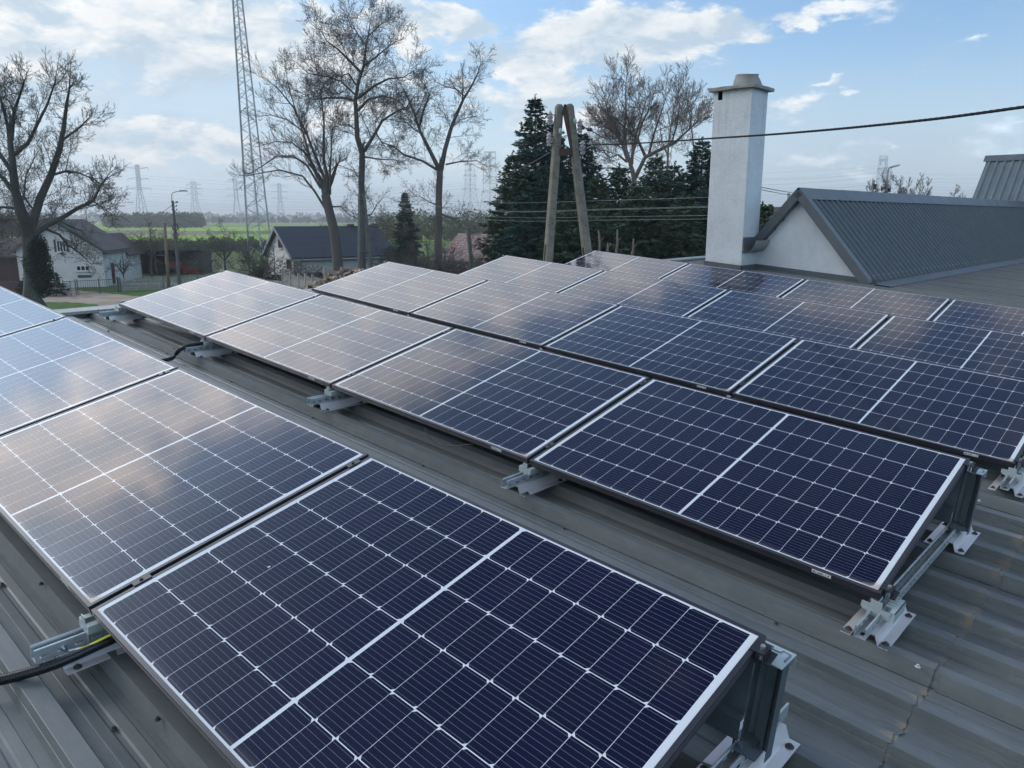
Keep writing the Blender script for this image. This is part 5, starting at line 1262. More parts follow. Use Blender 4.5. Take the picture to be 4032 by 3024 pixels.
# ================================================================ poles
M_CONCD = mat('dark_old_concrete', (0.095, 0.10, 0.10), 0.9, var=.3, vscale=4)
M_STEEL = mat('grey_steel_tube', (0.26, 0.28, 0.31), 0.5, metal=.5, var=.15, vscale=2)
M_WOOD = mat('weathered_pole_wood', (0.15, 0.115, 0.085), 0.9, var=.3, vscale=3, bump=.4)
M_LAMP = mat('lamp_glass', (0.55, 0.56, 0.62), 0.3, var=.05)
def pole_pts(u0, v0, u1, v1, D):
    a, b = at(u0, v0, D), at(u1, v1, D); g_ = below(u1 + (u1 - u0) * 0.0, D); k = (GZ - a.z) / (b.z - a.z); g_ = a + (b - a) * k; return a, g_
def street_lamp():
    a, g_ = pole_pts(680, 790, 706, 1110, 72); root = empty('street_lamp', g_); Mi_ = root.matrix_world.inverted()
    mb = MB(); mb.tube([tuple(g_), tuple(a)], [.17, .10], 8, M=Mi_); mb.build('pole', M_CONCD, root)
    arm = MB(); arm.tube([tuple(at(677, 800, 72)), tuple(at(676, 765, 72)), tuple(at(681, 758, 72)), tuple(at(695, 755, 72)), tuple(at(715, 753, 72))], .035, 6, M=Mi_); arm.build('lamp_arm', M_STEEL, root)
    p = at(722, 752, 72); hd = MB(); hd.prism([(-.32, -.04), (.30, -.05), (.34, 0), (.25, .06), (-.2, .08), (-.34, .02)], -.11, .11, 'y', M=Mi_ @ Matrix.Translation(p) @ Matrix.Rotation(-math.atan2(side.y, side.x) * -1, 4, 'Z')); hd.build('lamp_head', M_STEEL, root)
    f_ = MB()
    for v in (800, 815, 830, 905): 
        for du in (-9, 9, 14 if v == 800 else -9): bar(f_, at(684 + (v - 790) * .08, v, 72), at(684 + (v - 790) * .08 + du, v - 2, 72), .04, .04, Mi_); f_.lathe([(.03, -.06), (.06, 0), (.03, .06)], 6, M=Mi_ @ Matrix.Translation(at(684 + (v - 790) * .08 + du, v - 5, 72)))
    f_.build('insulator_arms', M_BLACK, root)
    co = MB(); P_ = [tuple(at(690 + 11 * math.cos(t), 895 + 14 * math.sin(t), 71.7)) for t in [i * 2 * PI / 14 for i in range(15)]]; co.tube(P_, .04, 5, M=Mi_); P_ = [tuple(at(692 + 9 * math.cos(t), 925 + 12 * math.sin(t), 71.7)) for t in [i * 2 * PI / 14 for i in range(15)]]; co.tube(P_, .03, 5, M=Mi_); co.build('cable_coil', M_BLACK, root)
    tag(root, 'concrete pole with a street lamp and cable coil by the picket fence', 'street lamp')
    return a
street_lamp()
a, g_ = pole_pts(648, 878, 664, 1125, 67); mb = MB(); mb.tube([tuple(g_), tuple(a)], [.15, .11], 8); mb.build('wooden_pole', M_WOOD, smooth=True, label='bare wooden pole left of the street lamp pole', cat='pole')
for j, (a_, b_, D1) in enumerate((((687, 800), (560, 866), 110), ((690, 838), (560, 880), 100), ((690, 846), (900, 925), 100))):
    wire([at(*a_, 72), at(*b_, D1)], .02, M_WIRED, ['wire from the street lamp pole down toward the white house', 'lower wire from the street lamp pole toward the white house', 'wire from the street lamp pole down to the right'][j], None, .3)
sa = empty('concrete_pole', below(1420, 55), label='slender A-shaped concrete pole before the tallest bare tree', cat='utility pole'); Si = sa.matrix_world.inverted()
for (a_, b_) in (((1418, 762), (1415, 1160)), ((1430, 762), (1470, 1140))):
    p, q = pole_pts(*a_, *b_, 55); mb = MB(); bar(mb, q, p, .22, .20, Si)
    o = mb.build('leg', M_CONCD, sa); h_ = MB()
    for k in range(5):
        a2 = q.lerp(p, .12 + k * .16); b2 = q.lerp(p, .12 + k * .16 + .11); dd = Vector((-vdir.x, -vdir.y, 0)) * .105; bar(h_, a2 + dd, b2 + dd, .05, .02, Si)
    h_.build('recess_patch', M_CONC, o)
mb = MB(); bar(mb, at(1417, 996, 55), at(1455, 994, 55), .16, .12, Si); mb.build('brace', M_RUST, sa)
mb = MB()
for v in (775, 788, 802): bar(mb, at(1411, v, 54.9), at(1436, v, 54.9), .05, .05, Si)
mb.build('insulator_arms', M_BLACK, sa)
a, g_ = pole_pts(1843, 900, 1859, 1060, 50); mb = MB(); mb.tube([tuple(g_), tuple(a)], [.17, .13], 8); mb.build('wooden_pole', BARKD, smooth=True, label='short dark leaning post in front of the tiled roof', cat='pole')
# lamp on its pole behind the annex ridge
D_ = 46.0
lp = empty('street_lamp', below(3490, D_), label='curved-arm street lamp on a concrete pole behind the annex ridge', cat='street lamp'); Li = lp.matrix_world.inverted()
mb = MB(); bar(mb, tuple(below(3487, D_)), tuple(at(3487, 712, D_)), .19, .22, Li); mb.build('pole', M_CONC, lp)
mb = MB(); mb.tube([tuple(at(3492, 768, D_ - .2)), tuple(at(3494, 700, D_ - .2)), tuple(at(3496, 672, D_ - .2)), tuple(at(3500, 662, D_ - .2)), tuple(at(3508, 658, D_ - .2)), tuple(at(3520, 656, D_ - .2))], [.055, .05, .045, .045, .04, .04], 8, M=Li); mb.build('lamp_arm', M_STEEL, lp, smooth=True)
mb = MB(); pf_ = [(.0, -.18), (.05, -.14), (.085, -.02), (.09, .12), (.065, .24), (0.0, .29)]
hm = Li @ Matrix.Translation(at(3521, 653, D_ - .2)) @ Matrix.Rotation(math.atan2(side.y, side.x), 4, 'Z') @ Matrix.Rotation(math.radians(78), 4, 'Y') @ Matrix.Diagonal((.8, 1, 1.1, 1))
mb.lathe(pf_, 12, M=hm); smooth_by_angle(mb.build('lamp_head', M_LAMP, lp), 60)
mb = MB()
for (u, v) in ((3480, 728), (3480, 757), (3500, 733)): mb.lathe([(.05, -.12), (.09, -.08), (.06, -.02), (.09, .03), (.06, .09), (.03, .12)], 10, M=Li @ Matrix.Translation(at(u, v, D_ - .15)))
mb.build('insulator', M_PORC, lp)
mb = MB()
for (u, v) in ((3476, 742), (3501, 745), (3445, 735)): mb.box(-.07, .07, -.07, .07, -.14, .14, M=Li @ Matrix.Translation(at(u, v, D_)))
bar(mb, at(3440, 765, D_), at(3487, 763, D_), .05, .05, Li); mb.build('insulator_arms', M_BLACK, lp)
sp_ = empty('steel_pole', below(3105, 90), label='small thin steel pole with short arms left of the annex gable peak', cat='utility pole'); Si = sp_.matrix_world.inverted()
mb = MB(); bar(mb, tuple(below(3103, 90)), tuple(at(3106, 763, 90)), .22, .2, Si); mb.build('pole', M_STEEL, sp_)
mb = MB(); 
for v in (763, 768, 779, 783): bar(mb, at(3100, v, 90), at(3112, v, 90), .12, .12, Si)
mb.build('insulator_arms', M_STEEL, sp_)

# ================================================================ lattice mast and pylons
def lattice(mb, legs, n, r_leg, r_br, ns=5, horiz=False):
    """legs: list of (bottom, top) pairs; zig-zag bracing between neighbours"""
    for b, t in legs: mb.tube([tuple(b), tuple(t)], r_leg, ns)
    m = len(legs)
    for i in range(m):
        (b0, t0), (b1, t1) = legs[i], legs[(i + 1) % m]
        f = [0.0]; w_ = lambda t: (b0.lerp(t0, t) - b1.lerp(t1, t)).length; Lg = (t0 - b0).length
        while f[-1] < 1: f.append(f[-1] + max(.012, .55 * w_(min(1, f[-1])) * n / Lg))
        f[-1] = 1.0
        for k, (p, q) in enumerate(zip(f, f[1:])):
            A_, B_ = (b0.lerp(t0, p), b1.lerp(t1, q)) if k % 2 else (b1.lerp(t1, p), b0.lerp(t0, q)); mb.tube([tuple(A_), tuple(B_)], r_br, 3, caps=False)
            if horiz: mb.tube([tuple(b0.lerp(t0, q)), tuple(b1.lerp(t1, q))], r_br, 3, caps=False)
M_MAST = mat('galvanised_mast', (0.30, 0.34, 0.38), 0.5, metal=.6, var=.15, vscale=.5)
DM = 137.0; mo = empty('lattice_mast', below(1000, DM), label='very tall three-legged lattice mast running out of the top of the picture', cat='mast'); Mi_ = mo.matrix_world.inverted()
ctr0 = below(1012, DM); ctr1 = at(935, 0, DM); up_ = (ctr1 - ctr0); H0 = up_.z; lgs3 = []
for uB, uT, dd in ((969, 916, 0), (1020, 933, -2.3), (1062, 953, 0.6)):
    B_ = below(uB, DM + dd); T_ = at(uT, 0, DM + dd * .45); k = (62.0) / (T_.z - B_.z); lgs3.append((Mi_ @ B_, Mi_ @ (B_ + (T_ - B_) * k)))
mb = MB(); lattice(mb, lgs3, .95, .13, .05, 6); mb.build('lattice', M_MAST, mo)
mb = MB()
for b, t in lgs3: mb.tube([tuple(b), tuple(b.lerp(t, .05))], .125, 8)
mb.tube([tuple(Vector(lgs3[0][0]) + Vector((.25, .1, 0))), tuple(Vector(lgs3[0][1]) + Vector((.1, .05, 0)))], .045, 4); mb.build('cable_ladder', M_GALV, mo)

def pylon(u, vt, Hm, arms, wt, wb, waist, label, rot=0.0, box=False, rr_=.16):
    D = (Hm - 6.0) / ((857 - vt) / F); b = below(u, D); o = empty('pylon', b); mb = MB()
    ca, sa_ = math.cos(rot), math.sin(rot); sx = Vector((side.x * ca + vdir.x * sa_, side.y * ca + vdir.y * sa_, 0)); sy = Vector((-sx.y, sx.x, 0)); k = D / F
    def sq(w_, z, depth=None): return [sx * (a * w_ / 2) + sy * (c * (depth or w_) / 2) + Vector((0, 0, z)) for a, c in ((-1, -1), (1, -1), (1, 1), (-1, 1))]
    zw = Hm * waist; B_, Wt, T_ = sq(wb, 0), sq(wt * 1.15, zw), sq(wt, Hm)
    lattice(mb, list(zip(B_, Wt)), 1.35, rr_, rr_ * .6, 4, False); lattice(mb, list(zip(Wt, T_)), 1.2, rr_, rr_ * .6, 4, True)
    for z, hw_, rise in arms:
        z *= Hm
        for s in (-1, 1):
            tip = sx * (s * hw_) + Vector((0, 0, z + rise)); 
            for c in (-1, 1):
                mb.tube([tuple(sx * (s * wt * .5) + sy * (c * wt * .4) + Vector((0, 0, z))), tuple(tip)], rr_ * .8, 3); mb.tube([tuple(sx * (s * wt * .5) + sy * (c * wt * .4) + Vector((0, 0, z + Hm * .035))), tuple(tip)], rr_ * .7, 3)
            mb.tube([tuple(tip), tuple(tip - Vector((0, 0, 2.6)))], rr_ * .7, 3)
    mb.build('lattice', M_PYL, o); tag(o, label, 'pylon', 'pylons on the plain')
    return b, sx, [(z * Hm, hw_, rise) for z, hw_, rise in arms]
M_PYL = mat('pylon_steel', (0.22, 0.24, 0.26), 0.7, var=.1)
PG = [pylon(560, 679, 46, ((.93, 8.5, 1.0), (.76, 8.2, .5), (.60, 9.0, .5)), 2.0, 8.2, .60, 'nearest pylon at left, with three pairs of arms, beside the big bare tree'),
      pylon(773, 732, 44, ((.92, 8, .5), (.82, 9.5, .3), (.70, 8, .3)), 4.0, 11, .55, 'pylon right of the street lamp pole'),
      pylon(936, 722, 46, ((.93, 10, .6), (.78, 9.5, .6), (.62, 9.5, .6)), 3.0, 10, .55, 'pylon just left of the lattice mast', .5),
      pylon(1010, 758, 44, ((.93, 9, .6), (.78, 8.5, .6), (.62, 9, .6)), 2.6, 9, .55, 'faint pylon seen through the lattice mast', .6),
      pylon(1107, 734, 46, ((.93, 10, .6), (.78, 9.5, .6), (.62, 9.5, .6)), 3.0, 10, .55, 'faint pylon behind the fanning bare tree', .6),
      pylon(1853, 657, 48, ((.80, 8, .4), (.58, 10, .4)), 5.2, 13, .58, 'left one of the two pylons before the spruces', .9, rr_=.13),
      pylon(1930, 613, 50, ((.79, 9, .4), (.62, 8, .4), (.46, 9, .4)), 5.6, 13, .5, 'right and taller pylon close to the tallest spruce', .9, rr_=.12),
      pylon(3456, 650, 50, ((.93, 6, .2), (.80, 14, .4), (.66, 14, .4)), 4.6, 11, .55, 'pylon left of the curved street lamp', .9, rr_=.13),
      pylon(3477, 687, 46, ((.93, 5, .2), (.84, 5, .2), (.76, 5, .2)), 4.6, 11, .55, 'farther pylon right behind the other one by the street lamp', .9, rr_=.12)]
HG = 'faint high-voltage wires over the plain'
def hv(u0, v0, D0_, u1, v1, D1, r, sag, i): 
    wire([at(u0, v0, D0_), at(u1, v1, D1)], r, M_PYL, ['faint high-voltage wire %s' % s for s in HVL][i], HG, sag, 16, 'high_voltage_wire')
HVL = []; HV = []
def addhv(*a): HV.append(a)
rr = random.Random(17)
for j, (v0, v1) in enumerate(((688, 706), (728, 722), (762, 742), (700, 716), (740, 735), (775, 752), (790, 770), (800, 784), (812, 800))):
    addhv(-300, v0 + 20, 560, 560 + (j % 3 - 1) * 30, v0, 677, .05, 3, 'from the left edge to the nearest pylon, number %d from the top' % (j + 1) if 0 else ''); addhv(560 + (j % 3 - 1) * 30, v0, 677, 1900, v1 + 24, 800, .055, 5, '')
for j, v in enumerate((738, 748, 765, 782, 795, 806, 818)):
    addhv(773 + (j % 3 - 1) * 22, v, 900, 1870, v - 20 - j * 3, 560, .05, 5, '')
for j, (va, vb) in enumerate(((671, 655), (713, 682), (722, 700), (744, 727), (770, 742))): addhv(1930, va, 495, 3456, vb, 560, .05, 4, '')
for j, (va, vb, uL) in enumerate(((650, 700, 0), (668, 688, 1), (682, 716, 0), (704, 722, 1), (712, 745, 0), (725, 752, 1), (748, 752, 0), (756, 758, 1), (768, 768, 0))): addhv(2700, vb + 4, 420, 3456, va + 10, 600, .045, 3, ''); addhv(3456, va + 22, 600, 4500, va + 4 - uL * 6, 380, .045, 3, '')
for i, a in enumerate(HV):
    side_ = 'left of the lattice mast' if a[3] < 700 else ('between the mast and the spruces' if a[3] < 2200 else ('between spruces and the street lamp' if a[3] < 3500 else 'right of the curved street lamp'))
    wire([at(a[0], a[1], a[2]), at(a[3], a[4], a[5])], a[6], M_PYL, 'faint high-voltage wire ' + side_, 'high-voltage wires ' + side_, a[7], 16, 'high_voltage_wire')

# ================================================================ houses
M_WPLA = mat('old_white_render', (0.50, 0.52, 0.52), 0.95, var=.14, vscale=.9, bump=.2)
M_TILE = mat('dark_tile_roof', (0.035, 0.045, 0.065), 0.75, var=.25, vscale=1.2, bump=.5, bscale=8, stretch=(.4, .4, 6))
M_TILEO = mat('old_grey_tile_roof', (0.058, 0.056, 0.062), 0.9, var=.3, vscale=1.0, bump=.5, bscale=8)
M_TILEB = mat('brown_tile_roof', (0.075, 0.058, 0.055), 0.9, var=.3, vscale=1.0)
M_GLASS = mat('dark_window_glass', (0.02, 0.025, 0.03), 0.08, spec=.8)
M_WFR = mat('white_window_frame', (0.55, 0.57, 0.58), 0.6, var=.05); M_REDF = mat('red_brown_joinery', (0.16, 0.05, 0.04), 0.7, var=.2)
M_SHUT = mat('dark_shutter_paint', (0.045, 0.065, 0.07), 0.7, var=.2)
M_GUT = mat('zinc_gutter', (0.30, 0.32, 0.34), 0.5, metal=.4, var=.1)
def redtile():
    m_ = bpy.data.materials.new('faded_red_tiles'); m_.use_nodes = True; t = NT(m_.node_tree); b = t.n['Principled BSDF']
    v = t.new('ShaderNodeTexCoord').outputs['Object']; x, y, z = t.sep(v)
    r_ = t.m('FRACT', t.m('MULTIPLY', z, 6.5)); edge = t.m('LESS_THAN', r_, .28)
    c = t.mix(t.map(t.noise(v, 4.0, 4, .7), .4, .6), (0.16, 0.095, 0.09), (0.33, 0.25, 0.24)); c = t.mix(t.m('MULTIPLY', edge, .65), c, (0.06, 0.04, 0.045))
    t.l.new(c, b.inputs['Base Color']); b.inputs['Roughness'].default_value = .9; return m_
def house(name, A_, B_, depth, eave, ridge, roofm, wallm, label, ridge_along='depth', over=.35, cat='house', ridge_off=.5):
    """gable house: front wall A-B faces the camera; local x along A-B, y away"""
    x = (B_ - A_); wd = x.length; x.normalize(); y = Vector((-x.y, x.x, 0))
    if y.dot(vdir) < 0: y = -y
    Mx = Matrix([[x.x, y.x, 0, A_.x], [x.y, y.y, 0, A_.y], [0, 0, 1, GZ], [0, 0, 0, 1]]); root = empty(name, Mx)
    wm = MB(); t_ = .3
    if ridge_along == 'depth':
        g_ = [(0, 0), (wd, 0), (wd, eave), (wd * ridge_off, ridge - .12), (0, eave)]
        wm.prism(g_, 0, t_, 'y'); wm.prism(g_, depth - t_, depth, 'y'); wm.box(0, t_, t_, depth - t_, 0, eave); wm.box(wd - t_, wd, t_, depth - t_, 0, eave)
    else:
        g_ = [(0, 0), (depth, 0), (depth, eave), (depth * .5, ridge - .12), (0, eave)]
        wm.prism(g_, 0, t_, 'x'); wm.prism(g_, wd - t_, wd, 'x'); wm.box(t_, wd - t_, 0, t_, 0, eave); wm.box(t_, wd - t_, depth - t_, depth, 0, eave)
    wo_ = wm.build('wall', wallm, root)
    rm = MB(); span = wd if ridge_along == 'depth' else depth; ln = depth if ridge_along == 'depth' else wd; ro = span * (ridge_off if ridge_along == 'depth' else .5)
    sl1 = (ridge - eave) / ro; sl2 = (ridge - eave) / (span - ro)
    pr_ = [(-over, eave - over * sl1), (ro, ridge), (span + over, eave - over * sl2), (span + over, eave - over * sl2 + .16), (ro, ridge + .17), (-over, eave - over * sl1 + .16)]
    # split in two slabs so that the outline stays clean
    a = [pr_[0], pr_[1], pr_[4], pr_[5]]; b = [pr_[1], pr_[2], pr_[3], pr_[4]]
    ax_ = 'y' if ridge_along == 'depth' else 'x'
    rm.prism(a, -over, ln + over, ax_); rm.prism(b, -over, ln + over, ax_); ro_ = rm.build('roof', roofm, root)
    tag(root, label, cat)
    return root, Mx, wd, ro_, wo_
def window(root, x0, x1, z0, z1, face='front', y=0.0, frame=None, panes=1, sill=True, name='window'):
    """window set 3 mm proud of the wall face; face 'front' = y plane, 'right' = x plane at y"""
    R_ = Matrix.Identity(4) if face == 'front' else Matrix.Translation((y, 0, 0)) @ Matrix.Rotation(PI / 2, 4, 'Z')
    yy = y if face == 'front' else 0.0
    f_ = MB(); w_ = x1 - x0; t_ = .07
    f_.box(x0, x1, yy - .05, yy - .003, z0, z0 + t_, M=R_); f_.box(x0, x1, yy - .05, yy - .003, z1 - t_, z1, M=R_)
    for k in range(panes + 1):
        c = x0 + t_ / 2 + (w_ - t_) * k / panes; f_.box(c - t_ / 2, c + t_ / 2, yy - .05, yy - .003, z0 + t_, z1 - t_, M=R_)
    fo_ = f_.build(name, frame or M_WFR, root)
    g_ = MB(); g_.box(x0 + t_, x1 - t_, yy - .025, yy - .01, z0 + t_, z1 - t_, M=R_); g_.build('pane', M_GLASS, fo_)
    if sill: s_ = MB(); s_.box(x0 - .06, x1 + .06, yy - .14, yy - .003, z0 - .06, z0 - .002, M=R_); s_.build('sill', M_WFR, fo_)
    return fo_
# white house behind the big tree
A_ = below(45, 79.2); B_ = below(388, 77)
h1, Mx1, wd1, ro1, wo1 = house('white_house', A_, B_, 7.0, 3.30, 5.70, M_TILEO, M_WPLA, 'old white gabled house behind the big bare tree', over=.4)
def loc_on(Mx, u, v, D): return Mx.inverted() @ at(u, v, D)
def fx(u): 
    # local x of picture column u on the front wall
    d = ray(u, 900); n_ = Vector((Mx1[0][1], Mx1[1][1], 0)); o_ = Vector((Mx1[0][3], Mx1[1][3], 0)); c_ = Vector((CW[0], CW[1], 0)); dv = Vector((d[0], d[1], 0)); t = (o_ - c_).dot(n_) / dv.dot(n_); return (Mx1.inverted() @ Vector((c_.x + dv.x * t, c_.y + dv.y * t, GZ))).x, t * 1.0
def fz(u, v):
    x_, t = fx(u); d = ray(u, 900); dl = math.hypot(d[0], d[1]) * t; return at(u, v, dl).z - GZ
for (u0, u1, v0, v1, pn) in ((214, 252, 946, 992, 3), (282, 336, 1046, 1068, 3)): window(h1, fx(u0)[0], fx(u1)[0], fz(u0, v1), fz(u0, v0), panes=pn)
for (u0, u1, v0, v1) in ((205, 213, 943, 993), (253, 261, 943, 993)):
    sh_ = MB(); sh_.box(fx(u0)[0], fx(u1)[0], -.06, -.003, fz(u0, v1), fz(u0, v0)); sh_.build('shutter', M_SHUT, h1)
lt_ = MB(); z0_ = fz(300, 1094); z1_ = fz(300, 1084)
for k in range(14): xa = fx(284)[0] + k * (fx(339)[0] - fx(284)[0]) / 14; lt_.box(xa, xa + .06, -.04, -.003, z0_, z1_)
lt_.box(fx(284)[0], fx(339)[0], -.05, -.041, z1_ - .05, z1_); lt_.build('cellar_grille', M_SHUT, h1)
window(h1, 1.9, 2.8, .1, 2.0, 'right', wd1, M_REDF, 2, False, 'door'); window(h1, 4.6, 5.1, 1.0, 2.2, 'right', wd1)
vt_ = MB(); sl_ = 2.4 / (wd1 / 2)
for xa, xb in ((-.42, wd1 / 2), (wd1 / 2, wd1 + .42)):
    za, zb_ = 5.70 - abs(xa - wd1 / 2) * sl_, 5.70 - abs(xb - wd1 / 2) * sl_; vt_.prism([(xa, za - .12), (xb, zb_ - .12), (xb, zb_ + .17), (xa, za + .17)], -.44, -.41, 'y')
vt_.build('verge_board', M_SHUT, ro1)
gt_ = MB(); gt_.tube([(wd1 + .45, -.4, 2.95), (wd1 + .45, 7.3, 2.95)], .07, 8); gt_.build('gutter', M_SHUT, ro1)
# its lower brown-roofed rear wing
Cw_ = Mx1 @ Vector((wd1 - 3.4, 7.5, 0)); A2 = Vector((Cw_.x, Cw_.y, GZ)); Dw = Mx1 @ Vector((wd1 - .1, 7.5, 0)); B2 = Vector((Dw.x, Dw.y, GZ))
house('rear_wing', A2 + Vector((0, 0, 0)), B2, 5.0, 2.7, 4.35, M_TILEB, M_WPLA, 'low brown-roofed wing behind the old white house', 'depth', .35)
# dark barn at the far left
hb_, Mxb, wdb, rob, _ = house('barn', below(-260, 84), below(112, 82), 7.0, 2.6, 4.0, M_TILEB, mat('dark_brown_boards', (0.060, 0.042, 0.040), .9, var=.3, vscale=1.5, stretch=(3, 3, .4)), 'dark brown barn behind the hedge at the left edge', 'width', .3, 'barn')
hd_ = MB(); hd_.box(8.2, 9.4, -.05, -.003, .0, 2.0); hd_.build('door', M_SHUT, hb_)
# open shed with the tractor
A3, B3 = below(500, 92), below(775, 90); x = (B3 - A3); wd3 = x.length; x.normalize(); y = Vector((-x.y, x.x, 0)); y = y if y.dot(vdir) > 0 else -y
Mx3 = Matrix([[x.x, y.x, 0, A3.x], [x.y, y.y, 0, A3.y], [0, 0, 1, GZ], [0, 0, 0, 1]]); shd = empty('open_shed', Mx3, label='long dark open shed behind the picket fence, sheltering farm machines', cat='shed')
M_SHD = mat('old_shed_boards', (0.040, 0.038, 0.042), .9, var=.35, vscale=2, stretch=(3, 3, .4)); M_SHR = mat('shed_felt_roof', (0.040, 0.048, 0.055), .85, var=.2, vscale=1)
mb = MB(); mb.box(0, wd3, 4.6, 4.75, 0, 2.2); mb.box(0, .12, .1, 4.6, 0, 2.2); mb.box(wd3 - .12, wd3, .1, 4.6, 0, 2.2); mb.build('wall', M_SHD, shd)
mb = MB(); mb.prism([(-.5, 2.55), (4.9, 2.15), (4.9, 2.25), (-.5, 2.68)], -.3, wd3 + .3, 'x'); mb.build('roof', M_SHR, shd)
for k in range(4): mb = MB(); xx = .1 + (wd3 - .35) * k / 3; mb.box(xx, xx + .15, .0, .15, 0, 2.5); mb.build('post', M_SHD, shd)
# tractor
M_RED = mat('faded_red_paint', (0.42, 0.05, 0.035), .45, var=.2, vscale=3); M_TYRE = mat('rubber_tyre', (0.02, 0.02, 0.022), .85, var=.2)
trc = empty('tractor', Mx3 @ Matrix.Translation((3.1, 1.6, 0)) @ Matrix.Rotation(.35, 4, 'Z'), label='small red tractor parked in the open shed', cat='tractor')
mb = MB(); mb.prism([(-.1, .65), (1.5, .65), (1.55, 1.15), (1.35, 1.28), (-.1, 1.30)], -.27, .27, 'y'); mb.build('hood', M_RED, trc)
mb = MB(); mb.box(-1.2, 1.3, -.16, .16, .45, .66); mb.box(-1.1, -.4, -.5, .5, .95, 1.02); mb.build('chassis', M_TYRE, trc)
mb = MB()
for s in (-1, 1): mb.prism([(-1.35, 1.0), (-1.1, 1.35), (-.7, 1.42), (-.35, 1.2), (-.3, 1.1), (-.72, 1.33), (-1.08, 1.28), (-1.28, .98)], s * .72 - .16, s * .72 + .16, 'y')
mb.build('mudguard', M_RED, trc)
mb = MB()
for sx_, sy_ in ((-1.05, -.42), (-1.05, .42), (-.15, -.42), (-.15, .42)): mb.box(sx_ - .025, sx_ + .025, sy_ - .025, sy_ + .025, 1.0, 1.98)
mb.box(-1.2, .05, -.55, .55, 1.98, 2.05); mb.build('cab', M_WFR, trc)
for nm, xx, r_, w_ in (('rear_wheel', -.8, .62, .3), ('front_wheel', 1.1, .36, .2)):
    for s in (-1, 1):
        mb = MB(); mb.lathe([(r_ * .55, -w_ / 2), (r_ * .92, -w_ / 2), (r_, -w_ / 3), (r_, w_ / 3), (r_ * .92, w_ / 2), (r_ * .55, w_ / 2)], 20, M=Matrix.Translation((xx, s * .72, r_)) @ Matrix.Rotation(PI / 2, 4, 'X')); wo = mb.build('wheel', M_TYRE, trc)
        mb = MB(); mb.lathe([(.08, -w_ * .4), (r_ * .56, -w_ * .35), (r_ * .56, w_ * .35), (.08, w_ * .4)], 16, M=Matrix.Translation((xx, s * .72, r_)) @ Matrix.Rotation(PI / 2, 4, 'X')); mb.build('rim', M_RED, wo)
hw2 = empty('hay_tedder', Mx3 @ Matrix.Translation((5.6, 1.3, 0)), label='red farm implement with pointed arms beside the tractor', cat='farm machine')
mb = MB(); mb.tube([(-.8, 0, .5), (.8, 0, .5)], .06, 6); mb.tube([(-.6, 0, .5), (0, 0, 1.35), (.6, 0, .5)], .05, 6); mb.tube([(0, 0, 1.35), (0, -.6, .5)], .05, 6); mb.build('frame', M_RED, hw2)
for k in (-.7, .0, .7): mb = MB(); mb.lathe([(.05, -.03), (.42, -.02), (.42, .02), (.05, .03)], 16, M=Matrix.Translation((k, .25, .43)) @ Matrix.Rotation(PI / 2, 4, 'X')); mb.build('tine_wheel', M_RED, hw2)
# dark-roofed house
A4, B4 = below(1040, 72), below(1149, 65.5)
h2, Mx2, wd2, ro2, wo2 = house('dark_roofed_house', A4, B4, 8.8, 2.90, 5.12, M_TILE, M_WPLA, 'white house with smooth blue-black roof behind the trees and concrete fence', over=.35)
Mx1 = Mx2
window(h2, fx(1093)[0], fx(1109)[0], fz(1100, 977), fz(1100, 941), frame=M_REDF, panes=2); window(h2, fx(1121)[0], fx(1140)[0], fz(1130, 1060), fz(1130, 1021), frame=M_REDF, panes=1, sill=False, name='door')
vt_ = MB(); sl_ = (5.12 - 2.90) / (wd2 / 2)
for s in (0, 1):
    xa, xb = (-.4, wd2 / 2) if s == 0 else (wd2 / 2, wd2 + .4); za, zb_ = (2.90 - .4 * sl_, 5.14) if s == 0 else (5.14, 2.90 - .4 * sl_)
    vt_.prism([(xa, za - .14), (xb, zb_ - .14), (xb, zb_ + .17), (xa, za + .17)], -.385, -.355, 'y')
vt_.build('verge_board', mat('grey_verge', (0.20, 0.22, 0.25), .7), ro2)
gt_ = MB(); gt_.tube([(wd2 + .42, -.35, 2.62), (wd2 + .42, 9.1, 2.62)], .075, 8); gt_.tube([(wd2 + .08, -.08, 0), (wd2 + .08, -.08, 2.6)], .05, 6); gt_.build('gutter', M_GUT, ro2)
for k, yy in enumerate((6.3, 8.6)): cmn = MB(); cmn.box(wd2 / 2 - .25, wd2 / 2 + .25, yy, yy + .5, 4.7, 5.45); cmn.build('chimney_stack', M_TILEB, ro2)
# tiled house
h3, Mx4, wd4, ro4, _ = house('tiled_house', below(1738, 74), below(1965, 70), 6.0, 2.15, 4.35, redtile(), mat('cream_render', (0.42, 0.38, 0.26), .95, var=.12, vscale=1.2), 'cream house with faded red tiled roof behind the bare bushes', 'width', .35)
for k in (.6, 2.0, 4.0): window(h3, k, k + .9, .8, 1.8, panes=2)
house('brown_roofed_house', below(2990, 95), below(3230, 95), 8, 3.0, 7.1, M_TILEB, M_WPLA, 'brown ridge of a house showing between chimney and annex gable', 'width', .3)

